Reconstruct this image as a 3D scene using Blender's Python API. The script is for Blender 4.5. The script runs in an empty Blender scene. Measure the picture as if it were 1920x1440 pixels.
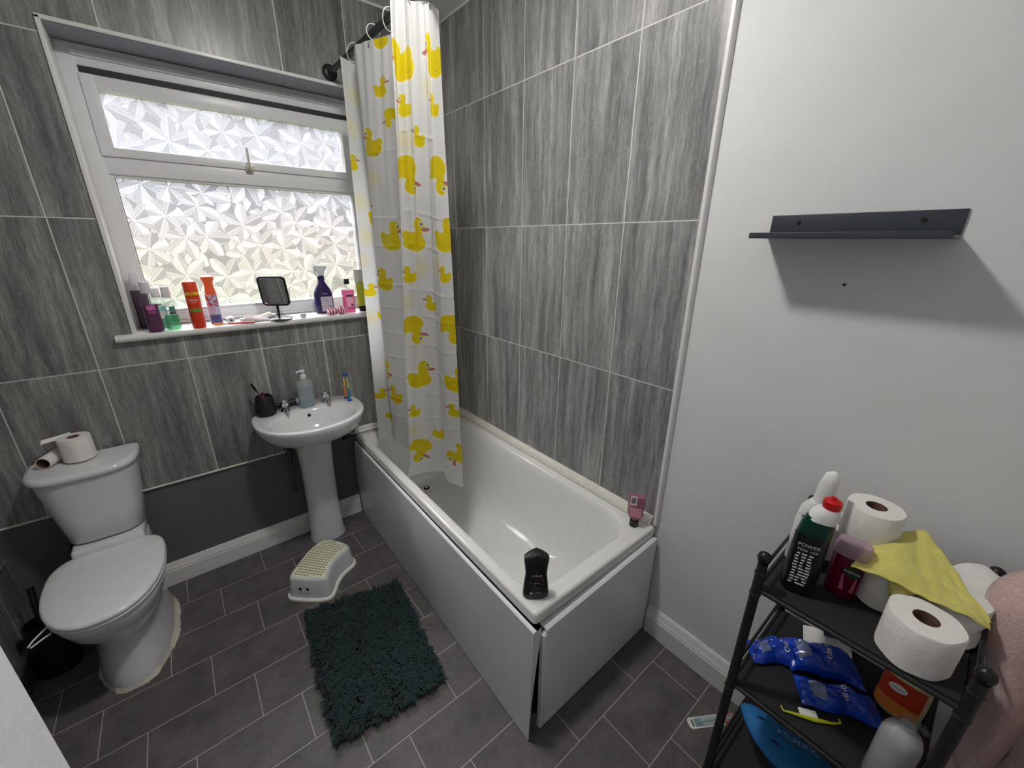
import bpy, bmesh, math, random
import numpy as np
from mathutils import Vector, Matrix
random.seed(4); rng = np.random.RandomState(4)
PI = math.pi
SC = bpy.context.scene
COL = SC.collection

# ------------------------------------------------------------------ camera
cam_d = bpy.data.cameras.new('camera'); cam = bpy.data.objects.new('camera', cam_d); COL.objects.link(cam)
cam_d.sensor_fit = 'HORIZONTAL'; cam_d.sensor_width = 36.0
cam_d.lens = 36.0 * 754.2 / 1920.0
cam_d.clip_start = 0.02
cam.matrix_world = Matrix(((0.77402, 0.20472, -0.59916, -1.37683), (-0.63311, 0.26332, -0.7279, -2.36111),
                           (0.00876, 0.94274, 0.33343, 1.69257), (0, 0, 0, 1)))
SC.camera = cam
# ------------------------------------------------------------------ colour management
vs = SC.view_settings
SC.display_settings.display_device = 'sRGB'
vs.view_transform = 'Standard'; vs.look = 'None'; vs.exposure = 0.0; vs.gamma = 1.0; vs.use_curve_mapping = False
# ------------------------------------------------------------------ world: overcast sky over a pale garden
LAMP_W = 27.0
SKY = 1.0
world = bpy.data.worlds.new('overcast_sky'); SC.world = world; world.use_nodes = True
wn = world.node_tree; wn.nodes.clear()
wo = wn.nodes.new('ShaderNodeOutputWorld'); bg = wn.nodes.new('ShaderNodeBackground')
tc = wn.nodes.new('ShaderNodeTexCoord'); sx = wn.nodes.new('ShaderNodeSeparateXYZ')
wn.links.new(tc.outputs['Generated'], sx.inputs[0])
ns = wn.nodes.new('ShaderNodeTexNoise'); ns.inputs['Scale'].default_value = 3.2; ns.inputs['Detail'].default_value = 2
wn.links.new(tc.outputs['Generated'], ns.inputs['Vector'])
ad = wn.nodes.new('ShaderNodeMath'); ad.operation = 'MULTIPLY_ADD'; ad.inputs[1].default_value = 0.16
wn.links.new(ns.outputs['Fac'], ad.inputs[0]); wn.links.new(sx.outputs[2], ad.inputs[2])
mr = wn.nodes.new('ShaderNodeMapRange'); mr.inputs['From Min'].default_value = -1.0; mr.inputs['From Max'].default_value = 1.0
wn.links.new(ad.outputs[0], mr.inputs['Value'])
cr = wn.nodes.new('ShaderNodeValToRGB'); wn.links.new(mr.outputs[0], cr.inputs[0])
E_ = cr.color_ramp.elements
E_[0].position = 0.0; E_[0].color = (0.16, 0.19, 0.10, 1)
E_[1].position = 1.0; E_[1].color = (1.0, 1.0, 1.0, 1)
for p_, c_ in ((0.40, (0.46, 0.56, 0.24, 1)), (0.475, (0.74, 0.76, 0.48, 1)), (0.53, (0.84, 0.72, 0.60, 1)), (0.585, (0.78, 0.78, 0.86, 1)), (0.70, (0.93, 0.95, 1.0, 1))):
    e = E_.new(p_); e.color = c_
mr2 = wn.nodes.new('ShaderNodeMapRange'); mr2.inputs['From Min'].default_value = 0.28; mr2.inputs['From Max'].default_value = 1.0
mr2.inputs['To Min'].default_value = 1.25 * SKY; mr2.inputs['To Max'].default_value = 42.0 * SKY
wn.links.new(sx.outputs[2], mr2.inputs['Value'])
wn.links.new(cr.outputs[0], bg.inputs['Color']); wn.links.new(mr2.outputs[0], bg.inputs['Strength'])
wn.links.new(bg.outputs[0], wo.inputs['Surface'])

# ------------------------------------------------------------------ material helpers
def srgb(r, g, b):
    f = lambda c: (c / 255 / 12.92) if c / 255 <= 0.04045 else ((c / 255 + 0.055) / 1.055) ** 2.4
    return (f(r), f(g), f(b), 1)
class NT:
    def __init__(s, name):
        s.m = bpy.data.materials.new(name); s.m.use_nodes = True; s.t = s.m.node_tree
        s.b = s.t.nodes['Principled BSDF']; s.out = s.t.nodes['Material Output']
    def n(s, typ, **k):
        n = s.t.nodes.new(typ)
        for a, v in k.items(): setattr(n, a, v)
        return n
    def l(s, a, b): s.t.links.new(a, b)
    def put(s, v, sock):
        if isinstance(v, (int, float, tuple)): sock.default_value = v
        else: s.l(v, sock)
    def m2(s, op, a, b=None, c=None):
        n = s.n('ShaderNodeMath', operation=op); s.put(a, n.inputs[0])
        if b is not None: s.put(b, n.inputs[1])
        if c is not None: s.put(c, n.inputs[2])
        return n.outputs[0]
    def mix(s, f, a, b, bt='MIX'):
        n = s.n('ShaderNodeMix', data_type='RGBA', blend_type=bt); s.put(f, n.inputs[0]); s.put(a, n.inputs[6]); s.put(b, n.inputs[7]); return n.outputs[2]
    def ramp(s, f, st):
        n = s.n('ShaderNodeValToRGB'); s.put(f, n.inputs[0]); e = n.color_ramp.elements
        e[0].position, e[0].color = st[0]; e[1].position, e[1].color = st[-1]
        for p, c in st[1:-1]: q = e.new(p); q.color = c
        return n.outputs[0]
    def noise(s, v, sc, det=3, rough=.5, dist=0.0):
        n = s.n('ShaderNodeTexNoise'); s.put(v, n.inputs['Vector']); n.inputs['Scale'].default_value = sc
        n.inputs['Detail'].default_value = det; n.inputs['Roughness'].default_value = rough; n.inputs['Distortion'].default_value = dist
        return n.outputs['Fac']
    def pos(s):
        return s.n('ShaderNodeNewGeometry').outputs['Position']
    def obj(s): return s.n('ShaderNodeTexCoord').outputs['Object']
    def sep(s, v):
        n = s.n('ShaderNodeSeparateXYZ'); s.l(v, n.inputs[0]); return n.outputs
    def comb(s, x, y, z):
        n = s.n('ShaderNodeCombineXYZ'); s.put(x, n.inputs[0]); s.put(y, n.inputs[1]); s.put(z, n.inputs[2]); return n.outputs[0]
    def bump(s, h, st=.3, d=.01):
        n = s.n('ShaderNodeBump'); n.inputs['Strength'].default_value = st; n.inputs['Distance'].default_value = d
        s.put(h, n.inputs['Height']); s.l(n.outputs[0], s.b.inputs['Normal']); return n.outputs[0]
def mat(name, col, rough=.5, metal=0.0, spec=.5, noise=0.0, nscale=30, bump=0.0, bscale=60, coat=0.0, trans=0.0, sub=0.0, alpha=1.0, ior=1.45, sheen=0.0):
    q = NT(name); b = q.b
    c = col if len(col) == 4 else tuple(col) + (1,)
    b.inputs['Roughness'].default_value = rough; b.inputs['Metallic'].default_value = metal
    b.inputs['Specular IOR Level'].default_value = spec; b.inputs['Coat Weight'].default_value = coat
    b.inputs['Transmission Weight'].default_value = trans; b.inputs['IOR'].default_value = ior
    b.inputs['Subsurface Weight'].default_value = sub; b.inputs['Alpha'].default_value = alpha
    b.inputs['Sheen Weight'].default_value = sheen
    f = q.noise(q.obj(), nscale, 3)
    k = max(noise, .02)
    dk = tuple(x * (1 - k) for x in c[:3]) + (1,); lt = tuple(min(1, x * (1 + k)) for x in c[:3]) + (1,)
    q.l(q.ramp(f, [(.3, dk), (.7, lt)]), b.inputs['Base Color'])
    if bump: q.bump(q.noise(q.obj(), bscale, 4), bump, .004)
    return q.m

def tile_mat(name, horiz, x0, z0, tw=.3, th=.5985, dark=(84, 85, 84), light=(176, 176, 172), rough=.33):
    q = NT(name); P = q.sep(q.pos()); hx = P[horiz]; z = P[2]
    u = q.m2('DIVIDE', q.m2('SUBTRACT', hx, x0), tw); v = q.m2('DIVIDE', q.m2('SUBTRACT', z, z0), th)
    def dist(t, w):
        f = q.m2('FRACT', t); return q.m2('MULTIPLY', q.m2('MINIMUM', f, q.m2('SUBTRACT', 1.0, f)), w)
    g = q.m2('MINIMUM', dist(u, tw), dist(v, th))
    grout = q.m2('LESS_THAN', g, .0021)
    iu = q.m2('FLOOR', u); iv = q.m2('FLOOR', v)
    seed = q.m2('ADD', q.m2('MULTIPLY', iu, 3.71), q.m2('MULTIPLY', iv, 7.13))
    wob = q.noise(q.comb(q.m2('MULTIPLY', hx, 7.0), q.m2('MULTIPLY', z, 9.0), seed), 1.0, 3, .6)
    wx = q.m2('ADD', hx, q.m2('MULTIPLY', wob, .024))
    n1 = q.noise(q.comb(q.m2('MULTIPLY', wx, 30.0), q.m2('MULTIPLY', z, 1.9), seed), 1.0, 7, .74)
    n2 = q.noise(q.comb(q.m2('MULTIPLY', wx, 210.0), q.m2('MULTIPLY', z, 22.0), seed), 1.0, 5, .7)
    n3 = q.noise(q.comb(q.m2('MULTIPLY', wx, 7.0), q.m2('MULTIPLY', z, 1.2), seed), 1.0, 2, .5)
    s = q.m2('ADD', q.m2('MULTIPLY', n1, .62), q.m2('MULTIPLY', n2, .26))
    s = q.m2('ADD', s, q.m2('MULTIPLY', n3, .25))
    d, li = srgb(*dark), srgb(*light)
    md = tuple((d[i] * .55 + li[i] * .45) for i in range(3)) + (1,)
    lo = tuple((d[i] * .8 + li[i] * .2) for i in range(3)) + (1,)
    c = q.ramp(s, [(.43, d), (.52, lo), (.60, md), (.71, li)])
    sp = q.ramp(q.noise(q.comb(q.m2('MULTIPLY', hx, 90.0), q.m2('MULTIPLY', z, 50.0), seed), 1.0, 5, .7), [(.56, (0, 0, 0, 1)), (.70, (1, 1, 1, 1))])
    c = q.mix(q.m2('MULTIPLY', sp, .30), c, li)
    col = q.mix(grout, c, srgb(208, 208, 203))
    q.l(col, q.b.inputs['Base Color'])
    q.put(q.m2('ADD', rough, q.m2('MULTIPLY', grout, .4)), q.b.inputs['Roughness'])
    q.b.inputs['Specular IOR Level'].default_value = .45
    h = q.m2('ADD', q.m2('MULTIPLY', q.m2('MINIMUM', q.m2('DIVIDE', g, .003), 1.0), 1.0), q.m2('MULTIPLY', n2, .05))
    q.bump(h, .35, .002)
    return q.m

def floor_mat():
    q = NT('grey_floor_tile'); P = q.sep(q.pos()); x, y = P[0], P[1]
    row = q.m2('DIVIDE', q.m2('SUBTRACT', -.19, y), .2012)       # rows counted away from the window wall
    ir = q.m2('FLOOR', row)
    u = q.m2('DIVIDE', q.m2('SUBTRACT', q.m2('SUBTRACT', x, -1.512), q.m2('MULTIPLY', ir, .1325)), .3345)
    def dist(t, w):
        f = q.m2('FRACT', t); return q.m2('MULTIPLY', q.m2('MINIMUM', f, q.m2('SUBTRACT', 1.0, f)), w)
    g = q.m2('MINIMUM', dist(row, .2012), dist(u, .3345))
    grout = q.m2('LESS_THAN', g, .0016)
    iu = q.m2('FLOOR', u)
    seed = q.m2('ADD', q.m2('MULTIPLY', iu, 5.3), q.m2('MULTIPLY', ir, 2.9))
    n1 = q.noise(q.comb(x, y, seed), 9.0, 5, .65); n2 = q.noise(q.comb(x, y, seed), 90.0, 3, .6)
    s = q.m2('ADD', q.m2('MULTIPLY', n1, .7), q.m2('MULTIPLY', n2, .3))
    c = q.ramp(s, [(.32, srgb(76, 74, 74)), (.68, srgb(108, 105, 104))])
    # grime in patches
    gm = q.ramp(q.noise(q.pos(), 13.0, 4, .6), [(.60, (0, 0, 0, 1)), (.72, (1, 1, 1, 1))])
    c = q.mix(q.m2('MULTIPLY', gm, .35), c, srgb(60, 56, 53))
    q.l(q.mix(grout, c, srgb(165, 163, 161)), q.b.inputs['Base Color'])
    q.b.inputs['Roughness'].default_value = .5; q.b.inputs['Specular IOR Level'].default_value = .3
    q.bump(q.m2('MINIMUM', q.m2('DIVIDE', g, .003), 1.0), .25, .0015)
    return q.m

def frosted_mat(name, strength=1.0):
    """leaf-patterned obscure glass"""
    q = NT(name); P = q.sep(q.pos()); x, z = P[0], P[2]
    def layer(scale, off, nl):
        px = q.m2('MULTIPLY', q.m2('ADD', x, off), scale); pz = q.m2('MULTIPLY', q.m2('ADD', z, off * .7), scale)
        v = q.n('ShaderNodeTexVoronoi', voronoi_dimensions='2D', feature='F1'); v.inputs['Scale'].default_value = 1.0
        v.inputs['Randomness'].default_value = .75
        q.l(q.comb(px, pz, 0.0), v.inputs['Vector'])
        vp = q.sep(v.outputs['Position']); vc = q.sep(v.outputs['Color'])
        lx = q.m2('SUBTRACT', px, vp[0]); lz = q.m2('SUBTRACT', pz, vp[1])
        r = q.m2('SQRT', q.m2('ADD', q.m2('MULTIPLY', lx, lx), q.m2('MULTIPLY', lz, lz)))
        th = q.m2('ADD', q.m2('ARCTAN2', lz, lx), q.m2('MULTIPLY', vc[0], 6.283))
        tt = q.m2('MULTIPLY', th, nl / 6.2832)
        f = q.m2('SUBTRACT', q.m2('FRACT', tt), .5)
        cut = q.m2('FLOOR', tt)
        vv = q.m2('MULTIPLY', q.m2('MULTIPLY', f, r), 6.2832 / nl)
        av = q.m2('ABSOLUTE', vv)
        w = q.m2('MULTIPLY', q.m2('SINE', q.m2('MULTIPLY', q.m2('MINIMUM', r, .86), 3.6)), .20)
        tooth = q.m2('MULTIPLY', q.m2('SINE', q.m2('MULTIPLY', r, 60.0)), .008)
        m = q.m2('LESS_THAN', av, q.m2('ADD', w, tooth))
        vein = q.m2('SINE', q.m2('MULTIPLY', q.m2('SUBTRACT', r, q.m2('MULTIPLY', av, 1.1)), 78.0))
        wave = q.m2('MULTIPLY', vein, .065)
        side = q.m2('MULTIPLY', q.m2('SIGN', f), .07)  # lobe halves painted lighter and darker, like lit relief
        facet_shade = q.m2('MULTIPLY', q.m2('SINE', q.m2('ADD', q.m2('MULTIPLY', cut, 2.4), q.m2('MULTIPLY', vc[1], 6.0))), .10)  # light and shade of each lobe's facet, painted into the glass tint
        rib = q.m2('MULTIPLY', q.m2('LESS_THAN', av, .014), .16)
        h = q.m2('ADD', q.m2('ADD', wave, side), q.m2('ADD', facet_shade, rib))
        edge = q.m2('MULTIPLY', q.m2('GREATER_THAN', av, q.m2('SUBTRACT', w, .018)), -.12)
        return m, q.m2('ADD', h, edge)
    m1, h1 = layer(7.4, 0.0, 6.0); m2_, h2 = layer(7.4, .071, 6.0)
    gr = q.m2('MULTIPLY', q.m2('SUBTRACT', q.noise(q.comb(x, z, 0.0), 160.0, 3, .7), .5), .5)
    hb = q.m2('ADD', gr, -.20)
    a = q.m2('ADD', q.m2('MULTIPLY', m2_, h2), q.m2('MULTIPLY', q.m2('SUBTRACT', 1.0, m2_), hb))
    h = q.m2('ADD', q.m2('MULTIPLY', m1, h1), q.m2('MULTIPLY', q.m2('SUBTRACT', 1.0, m1), a))
    h = q.m2('ADD', h, q.m2('MULTIPLY', gr, .25))
    k = q.m2('MULTIPLY_ADD', h, strength, .76)
    k = q.m2('MAXIMUM', q.m2('MINIMUM', k, 1.0), .25)
    colr = q.comb(k, k, k)
    tr = q.n('ShaderNodeBsdfTransparent'); q.l(colr, tr.inputs[0])
    tl = q.n('ShaderNodeBsdfTranslucent'); tl.inputs[0].default_value = (.9, .93, .96, 1)
    gl = q.n('ShaderNodeBsdfGlossy'); gl.inputs['Roughness'].default_value = .06; gl.inputs[0].default_value = (.9, .9, .9, 1)
    bp = q.n('ShaderNodeBump'); bp.inputs['Strength'].default_value = .05; bp.inputs['Distance'].default_value = .002; q.l(h, bp.inputs['Height']); q.l(bp.outputs[0], gl.inputs['Normal'])
    mx = q.n('ShaderNodeMixShader'); mx.inputs[0].default_value = .05; q.l(tr.outputs[0], mx.inputs[1]); q.l(tl.outputs[0], mx.inputs[2])
    lw = q.n('ShaderNodeLayerWeight'); lw.inputs['Blend'].default_value = .12
    my = q.n('ShaderNodeMixShader'); q.l(lw.outputs['Fresnel'], my.inputs[0]); q.l(mx.outputs[0], my.inputs[1]); q.l(gl.outputs[0], my.inputs[2])
    q.l(my.outputs[0], q.out.inputs['Surface'])
    return q.m

def liquid_mat(name, col, tcol=None, mixf=.45, rough=.12):
    """coloured clear plastic or liquid: light passes, tinted; a glossy skin on top"""
    q = NT(name)
    tr = q.n('ShaderNodeBsdfTransparent'); tr.inputs[0].default_value = tcol or col
    q.l(q.ramp(q.noise(q.obj(), 20, 2), [(.3, tuple(c * .9 for c in col[:3]) + (1,)), (.7, col)]), q.b.inputs['Base Color'])
    q.b.inputs['Roughness'].default_value = rough
    mx = q.n('ShaderNodeMixShader'); mx.inputs[0].default_value = mixf
    q.l(tr.outputs[0], mx.inputs[1]); q.l(q.b.outputs[0], mx.inputs[2]); q.l(mx.outputs[0], q.out.inputs['Surface'])
    return q.m

M = {}
M['tile_back'] = tile_mat('grey_striated_wall_tile', 0, -.797, 1.165)
M['tile_right'] = tile_mat('grey_striated_tile_lit', 1, -.152, 1.1664, dark=(96, 97, 97), light=(192, 192, 190))  # same tile as the window wall; window sheen painted in as lighter colours
M['tile_left'] = tile_mat('grey_striated_side_tile', 1, -.152, .42)
M['floor'] = floor_mat()
M['white_wall'] = mat('white_emulsion', srgb(222, 223, 223), .65, noise=.01, nscale=6, bump=.12, bscale=70, spec=.3)
M['rough_white'] = mat('rough_white_emulsion', srgb(232, 233, 238), .7, noise=.015, nscale=120, bump=.15, bscale=120, spec=.2)
M['ceiling'] = mat('ceiling_white', srgb(225, 225, 223), .8, bump=.05)
M['slate'] = mat('slate_grey_paint', srgb(98, 99, 104), .55, noise=.05, nscale=12, bump=.15, bscale=50)
M['lintel'] = mat('grey_lining_paint', srgb(136, 137, 145), .55, noise=.03)
M['gloss_white'] = mat('white_gloss_paint', srgb(226, 226, 224), .3, bump=.05, bscale=20, noise=.02)
M['upvc'] = mat('white_upvc', srgb(224, 225, 226), .32, noise=.02)
M['gap_shade_gasket'] = mat('shadow_gasket', srgb(40, 40, 42), .6)
M['ceramic'] = mat('white_glazed_ceramic', srgb(222, 223, 224), .10, coat=.4, noise=.01, spec=.5)
M['acrylic'] = mat('white_acrylic', srgb(230, 230, 227), .14, coat=.3, noise=.01)
M['panel'] = mat('white_bath_panel', srgb(234, 236, 240), .22, coat=.15, noise=.015, nscale=4)
M['seat'] = mat('white_seat_plastic', srgb(232, 233, 234), .16, noise=.01)
M['sealant'] = mat('aged_sealant', srgb(212, 208, 192), .6, noise=.12, nscale=80, bump=.6, bscale=200)
M['bead'] = mat('old_white_bead', srgb(222, 220, 210), .4, noise=.06, nscale=40)
M['chrome'] = mat('chrome', srgb(225, 225, 228), .08, metal=1.0)
M['steel'] = mat('dull_steel', srgb(120, 120, 122), .3, metal=1.0)
M['black'] = mat('black_plastic', srgb(22, 22, 24), .35, noise=.1)
M['black_metal'] = mat('black_powder_coat', srgb(30, 30, 32), .45, noise=.1, bump=.1, bscale=200)
M['mesh_black'] = mat('black_shelf_mesh', srgb(34, 34, 37), .7, noise=.35, nscale=300, bump=.5, bscale=400)
M['ledge'] = mat('dark_slate_metal', srgb(56, 61, 68), .42, noise=.03)
M['dark_hole'] = mat('dark_void', srgb(14, 13, 13), .9)
M['frost'] = frosted_mat('leaf_pattern_glass', 1.0)
M['frost_top'] = frosted_mat('leaf_pattern_glass_soft', .62)
M['mirror'] = mat('mirror_silver', (.9, .9, .9), .02, metal=1.0)
M['paper'] = mat('tissue_paper', srgb(232, 230, 226), .9, noise=.03, nscale=60, bump=.35, bscale=90, spec=.1)
M['card'] = mat('brown_cardboard', srgb(120, 104, 92), .9, noise=.1)
M['towel'] = None
M['green_pad'] = mat('pale_green_rubber', srgb(238, 240, 214), .55)
M['olive'] = mat('olive_dots', srgb(128, 132, 98), .6)
M['stool'] = mat('white_stool_plastic', srgb(214, 216, 220), .35, noise=.01)
M['stool_edge'] = mat('off_white_rubber', srgb(232, 232, 226), .5)
def col(name, r, g, b, rough=.35, **k):
    if name not in M: M[name] = mat(name, srgb(r, g, b), rough, **k)
    return M[name]

# ------------------------------------------------------------------ mesh helpers
class MB:
    def __init__(s): s.v = []; s.f = []; s.mi = []; s.smooth = []
    def add(s, vs, fs, mi=0, sm=True):
        o = len(s.v); s.v += [tuple(p) for p in vs]
        for f in fs: s.f.append(tuple(i + o for i in f)); s.mi.append(mi); s.smooth.append(sm)
        return s
    def box(s, a, b, mi=0, bev=0.0):
        (x0, y0, z0), (x1, y1, z1) = a, b
        x0, x1 = sorted((x0, x1)); y0, y1 = sorted((y0, y1)); z0, z1 = sorted((z0, z1))
        if bev <= 0:
            v = [(x0,y0,z0),(x1,y0,z0),(x1,y1,z0),(x0,y1,z0),(x0,y0,z1),(x1,y0,z1),(x1,y1,z1),(x0,y1,z1)]
            return s.add(v, [(0,3,2,1),(4,5,6,7),(0,1,5,4),(1,2,6,5),(2,3,7,6),(3,0,4,7)], mi, False)
        bm = bmesh.new(); bmesh.ops.create_cube(bm, size=1)
        for v in bm.verts: v.co = Vector(((x0+x1)/2+v.co.x*(x1-x0), (y0+y1)/2+v.co.y*(y1-y0), (z0+z1)/2+v.co.z*(z1-z0)))
        bmesh.ops.bevel(bm, geom=bm.edges[:], offset=min(bev, .49*min(x1-x0, y1-y0, z1-z0)), segments=3, profile=.5, affect='EDGES')
        return s.bm(bm, mi)
    def bm(s, bm, mi=0, sm=True, M_=None):
        bm.verts.index_update(); vs = [(M_ @ v.co if M_ else v.co.copy()) for v in bm.verts]
        s.add(vs, [[v.index for v in f.verts] for f in bm.faces], mi, sm); bm.free(); return s
    def loft(s, loops, mi=0, cap0=True, cap1=True, closed=True, sm=True):
        n = len(loops[0]); o = len(s.v)
        for L in loops: s.v += [tuple(p) for p in L]
        for i in range(len(loops) - 1):
            for j in range(n if closed else n - 1):
                k = (j + 1) % n
                s.f.append((o+i*n+j, o+i*n+k, o+(i+1)*n+k, o+(i+1)*n+j)); s.mi.append(mi); s.smooth.append(sm)
        if cap0 and closed: s.f.append(tuple(o + j for j in reversed(range(n)))); s.mi.append(mi); s.smooth.append(sm)
        if cap1 and closed:
            b = o + (len(loops)-1)*n; s.f.append(tuple(b + j for j in range(n))); s.mi.append(mi); s.smooth.append(sm)
        return s
    def lathe(s, prof, n=28, c=(0,0,0), mi=0, sx=1.0, sy=1.0, cap=True, sm=True):
        return s.loft([[(c[0]+r*sx*math.cos(2*PI*j/n), c[1]+r*sy*math.sin(2*PI*j/n), c[2]+z) for j in range(n)] for r, z in prof], mi, cap, cap, True, sm)
    def tube(s, pts, r, n=10, mi=0, cap=True):
        pts = [Vector(p) for p in pts]; loops = []
        rr = r if isinstance(r, (list, tuple)) else [r]*len(pts)
        up = Vector((0,0,1)); d0 = (pts[1]-pts[0]).normalized()
        if abs(d0.dot(up)) > .9: up = Vector((1,0,0))
        X = d0.cross(up).normalized()
        for i, p in enumerate(pts):
            d = (pts[min(i+1,len(pts)-1)]-pts[max(i-1,0)]).normalized()
            X = (X - d*X.dot(d)).normalized(); Y = d.cross(X)
            loops.append([p + (X*math.cos(2*PI*j/n)+Y*math.sin(2*PI*j/n))*rr[i] for j in range(n)])
        return s.loft(loops, mi, cap, cap)
    def grid(s, fn, nu, nv, mi=0, u=(0,1), v=(0,1)):
        o = len(s.v)
        for i in range(nu+1):
            for j in range(nv+1): s.v.append(tuple(fn(u[0]+(u[1]-u[0])*i/nu, v[0]+(v[1]-v[0])*j/nv)))
        for i in range(nu):
            for j in range(nv):
                a = o+i*(nv+1)+j; s.f.append((a, a+nv+1, a+nv+2, a+1)); s.mi.append(mi); s.smooth.append(True)
        return s
    def xf(s, M_):
        s.v = [tuple(M_ @ Vector(p)) for p in s.v]; return s
    def build(s, name, mats, parent=None, label=None, sub=0, recalc=True, auto=40):
        me = bpy.data.meshes.new(name); me.from_pydata(s.v, [], s.f)
        mats = mats if isinstance(mats, (list, tuple)) else [mats]
        for m in mats: me.materials.append(m)
        me.polygons.foreach_set('material_index', s.mi); me.polygons.foreach_set('use_smooth', s.smooth)
        if recalc:
            bm = bmesh.new(); bm.from_mesh(me); bmesh.ops.recalc_face_normals(bm, faces=bm.faces[:]); bm.to_mesh(me); bm.free()
        if auto: me.set_sharp_from_angle(angle=math.radians(auto))
        me.update()
        o = bpy.data.objects.new(name, me); COL.objects.link(o)
        if parent: o.parent = parent
        if label: o['label'] = label
        if sub:
            md = o.modifiers.new('sub', 'SUBSURF'); md.levels = sub; md.render_levels = sub
        return o
def thing(name, label, cat, loc=(0,0,0), rz=0.0, group=None, rot=None):
    o = bpy.data.objects.new(name, None); o.empty_display_size = .05; COL.objects.link(o)
    o.location = loc; o.rotation_euler = rot if rot else (0,0,rz)
    o['label'] = label; o['category'] = cat
    if group: o['group'] = group
    return o
def tag(o, label, cat, group=None, loc=None, rz=0.0):
    o['label'] = label; o['category'] = cat
    if group: o['group'] = group
    if loc is not None: o.location = loc; o.rotation_euler = (0,0,rz)
    return o
def struct(o): o['kind'] = 'structure'; return o
def rrect(x0, x1, y0, y1, r, z, n=8):
    P = []
    for cx, cy, a0 in ((x1-r, y1-r, 0), (x0+r, y1-r, PI/2), (x0+r, y0+r, PI), (x1-r, y0+r, 3*PI/2)):
        for k in range(n+1):
            a = a0 + PI/2*k/n; P.append((cx+r*math.cos(a), cy+r*math.sin(a), z))
    return P
def text_obj(name, txt, size, m, parent, place, label=None, extr=.0002):
    """lettering as mesh; place(x, y) -> 3D point, x to the right and y up on the face it is printed on"""
    cu = bpy.data.curves.new('t', 'FONT'); cu.body = txt; cu.size = size; cu.align_x = 'CENTER'; cu.align_y = 'CENTER'; cu.resolution_u = 3
    to = bpy.data.objects.new('t', cu); COL.objects.link(to)
    dg = bpy.context.evaluated_depsgraph_get(); dg.update()
    me = bpy.data.meshes.new_from_object(to.evaluated_get(dg))
    bpy.data.objects.remove(to); bpy.data.curves.remove(cu)
    for v in me.vertices: v.co = Vector(place(v.co.x, v.co.y))
    me.name = name; me.materials.clear(); me.materials.append(m)
    o = bpy.data.objects.new(name, me); COL.objects.link(o); o.parent = parent
    if label: o['label'] = label
    return o
def on_cyl(r, a0, z0, ry=None, rot=0.0, out=.0006):
    """place() for a (possibly elliptic) upright wall; a0 = facing angle; rot turns the writing in its own plane"""
    ry = ry or r; c, s = math.cos(rot), math.sin(rot)
    def f(x, y):
        x, y = x*c - y*s, x*s + y*c
        a = a0 + x / max(r, ry); return ((r+out)*math.cos(a), (ry+out)*math.sin(a), z0 + y)
    return f
def label_patch(r, ry, a0, w, z0, z1, out=.0004, n=10):
    b = MB(); b.grid(lambda u, v: ((r+out)*math.cos(a0+(u-.5)*w/max(r, ry)), (ry+out)*math.sin(a0+(u-.5)*w/max(r, ry)), z0+(z1-z0)*v), n, 1)
    return b
# horizontal direction of the camera from a place, as an angle
def face_cam(x, y): return math.atan2(-2.36-y, -1.377-x)

# ================================================================== SETTING
XL, YF, ZC = -2.162, -3.15, 2.79
b = MB(); b.box((XL-.12, YF-.12, -.1), (.14, .42, 0)); struct(b.build('floor', M['floor']))
b = MB(); b.box((XL-.12, YF-.12, ZC), (.14, .42, ZC+.1)); struct(b.build('ceiling', M['ceiling']))
# window wall: slate painted plaster with tiles above
WX0, WX1, WZ0, WZ1 = -1.555, -.41, 1.272, 2.41
def holed(b, y0, y1, z0, z1, mi=0):
    b.box((XL, y0, z0), (WX0, y1, z1), mi); b.box((WX1, y0, z0), (.0, y1, z1), mi)
    b.box((WX0, y0, WZ1), (WX1, y1, z1), mi)
    b.box((WX0, y0, z0), (WX1, y1, WZ0), mi)
b = MB(); b.box((XL, .010, 0), (0, .30, .567), 1)
b.box((XL, 0, .567), (WX0, .30, ZC)); b.box((WX1, 0, .567), (0, .30, ZC)); b.box((WX0, 0, WZ1), (WX1, .30, ZC)); b.box((WX0, 0, .567), (WX1, .30, WZ0))
struct(b.build('wall_back', [M['tile_back'], M['slate']]))
b = MB(); b.box((0.006, YF, 0), (.12, .30, ZC)); wr = struct(b.build('wall_right', M['white_wall']))
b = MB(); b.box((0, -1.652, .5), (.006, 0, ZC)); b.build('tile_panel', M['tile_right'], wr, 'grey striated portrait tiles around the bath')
b = MB(); b.lathe([(0.0, 0), (.0035, 0), (.0035, .002)], 10); hp = b.xf(Matrix.Translation((.0055, -2.072, 1.592)) @ Matrix.Rotation(-PI/2, 4, 'Y')).build('screw_hole', M['dark_hole'], wr)
b = MB(); b.box((XL-.12, YF, 0), (XL, .30, ZC)); struct(b.build('wall_left', M['tile_left']))
b = MB(); b.box((XL, YF-.12, 0), (.12, YF, ZC)); struct(b.build('wall_front', M['white_wall']))
b = MB(); b.box((XL, YF, 0), (-1.518, -1.987, ZC), bev=.004); struct(b.build('wall_doorway', M['rough_white']))
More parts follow.
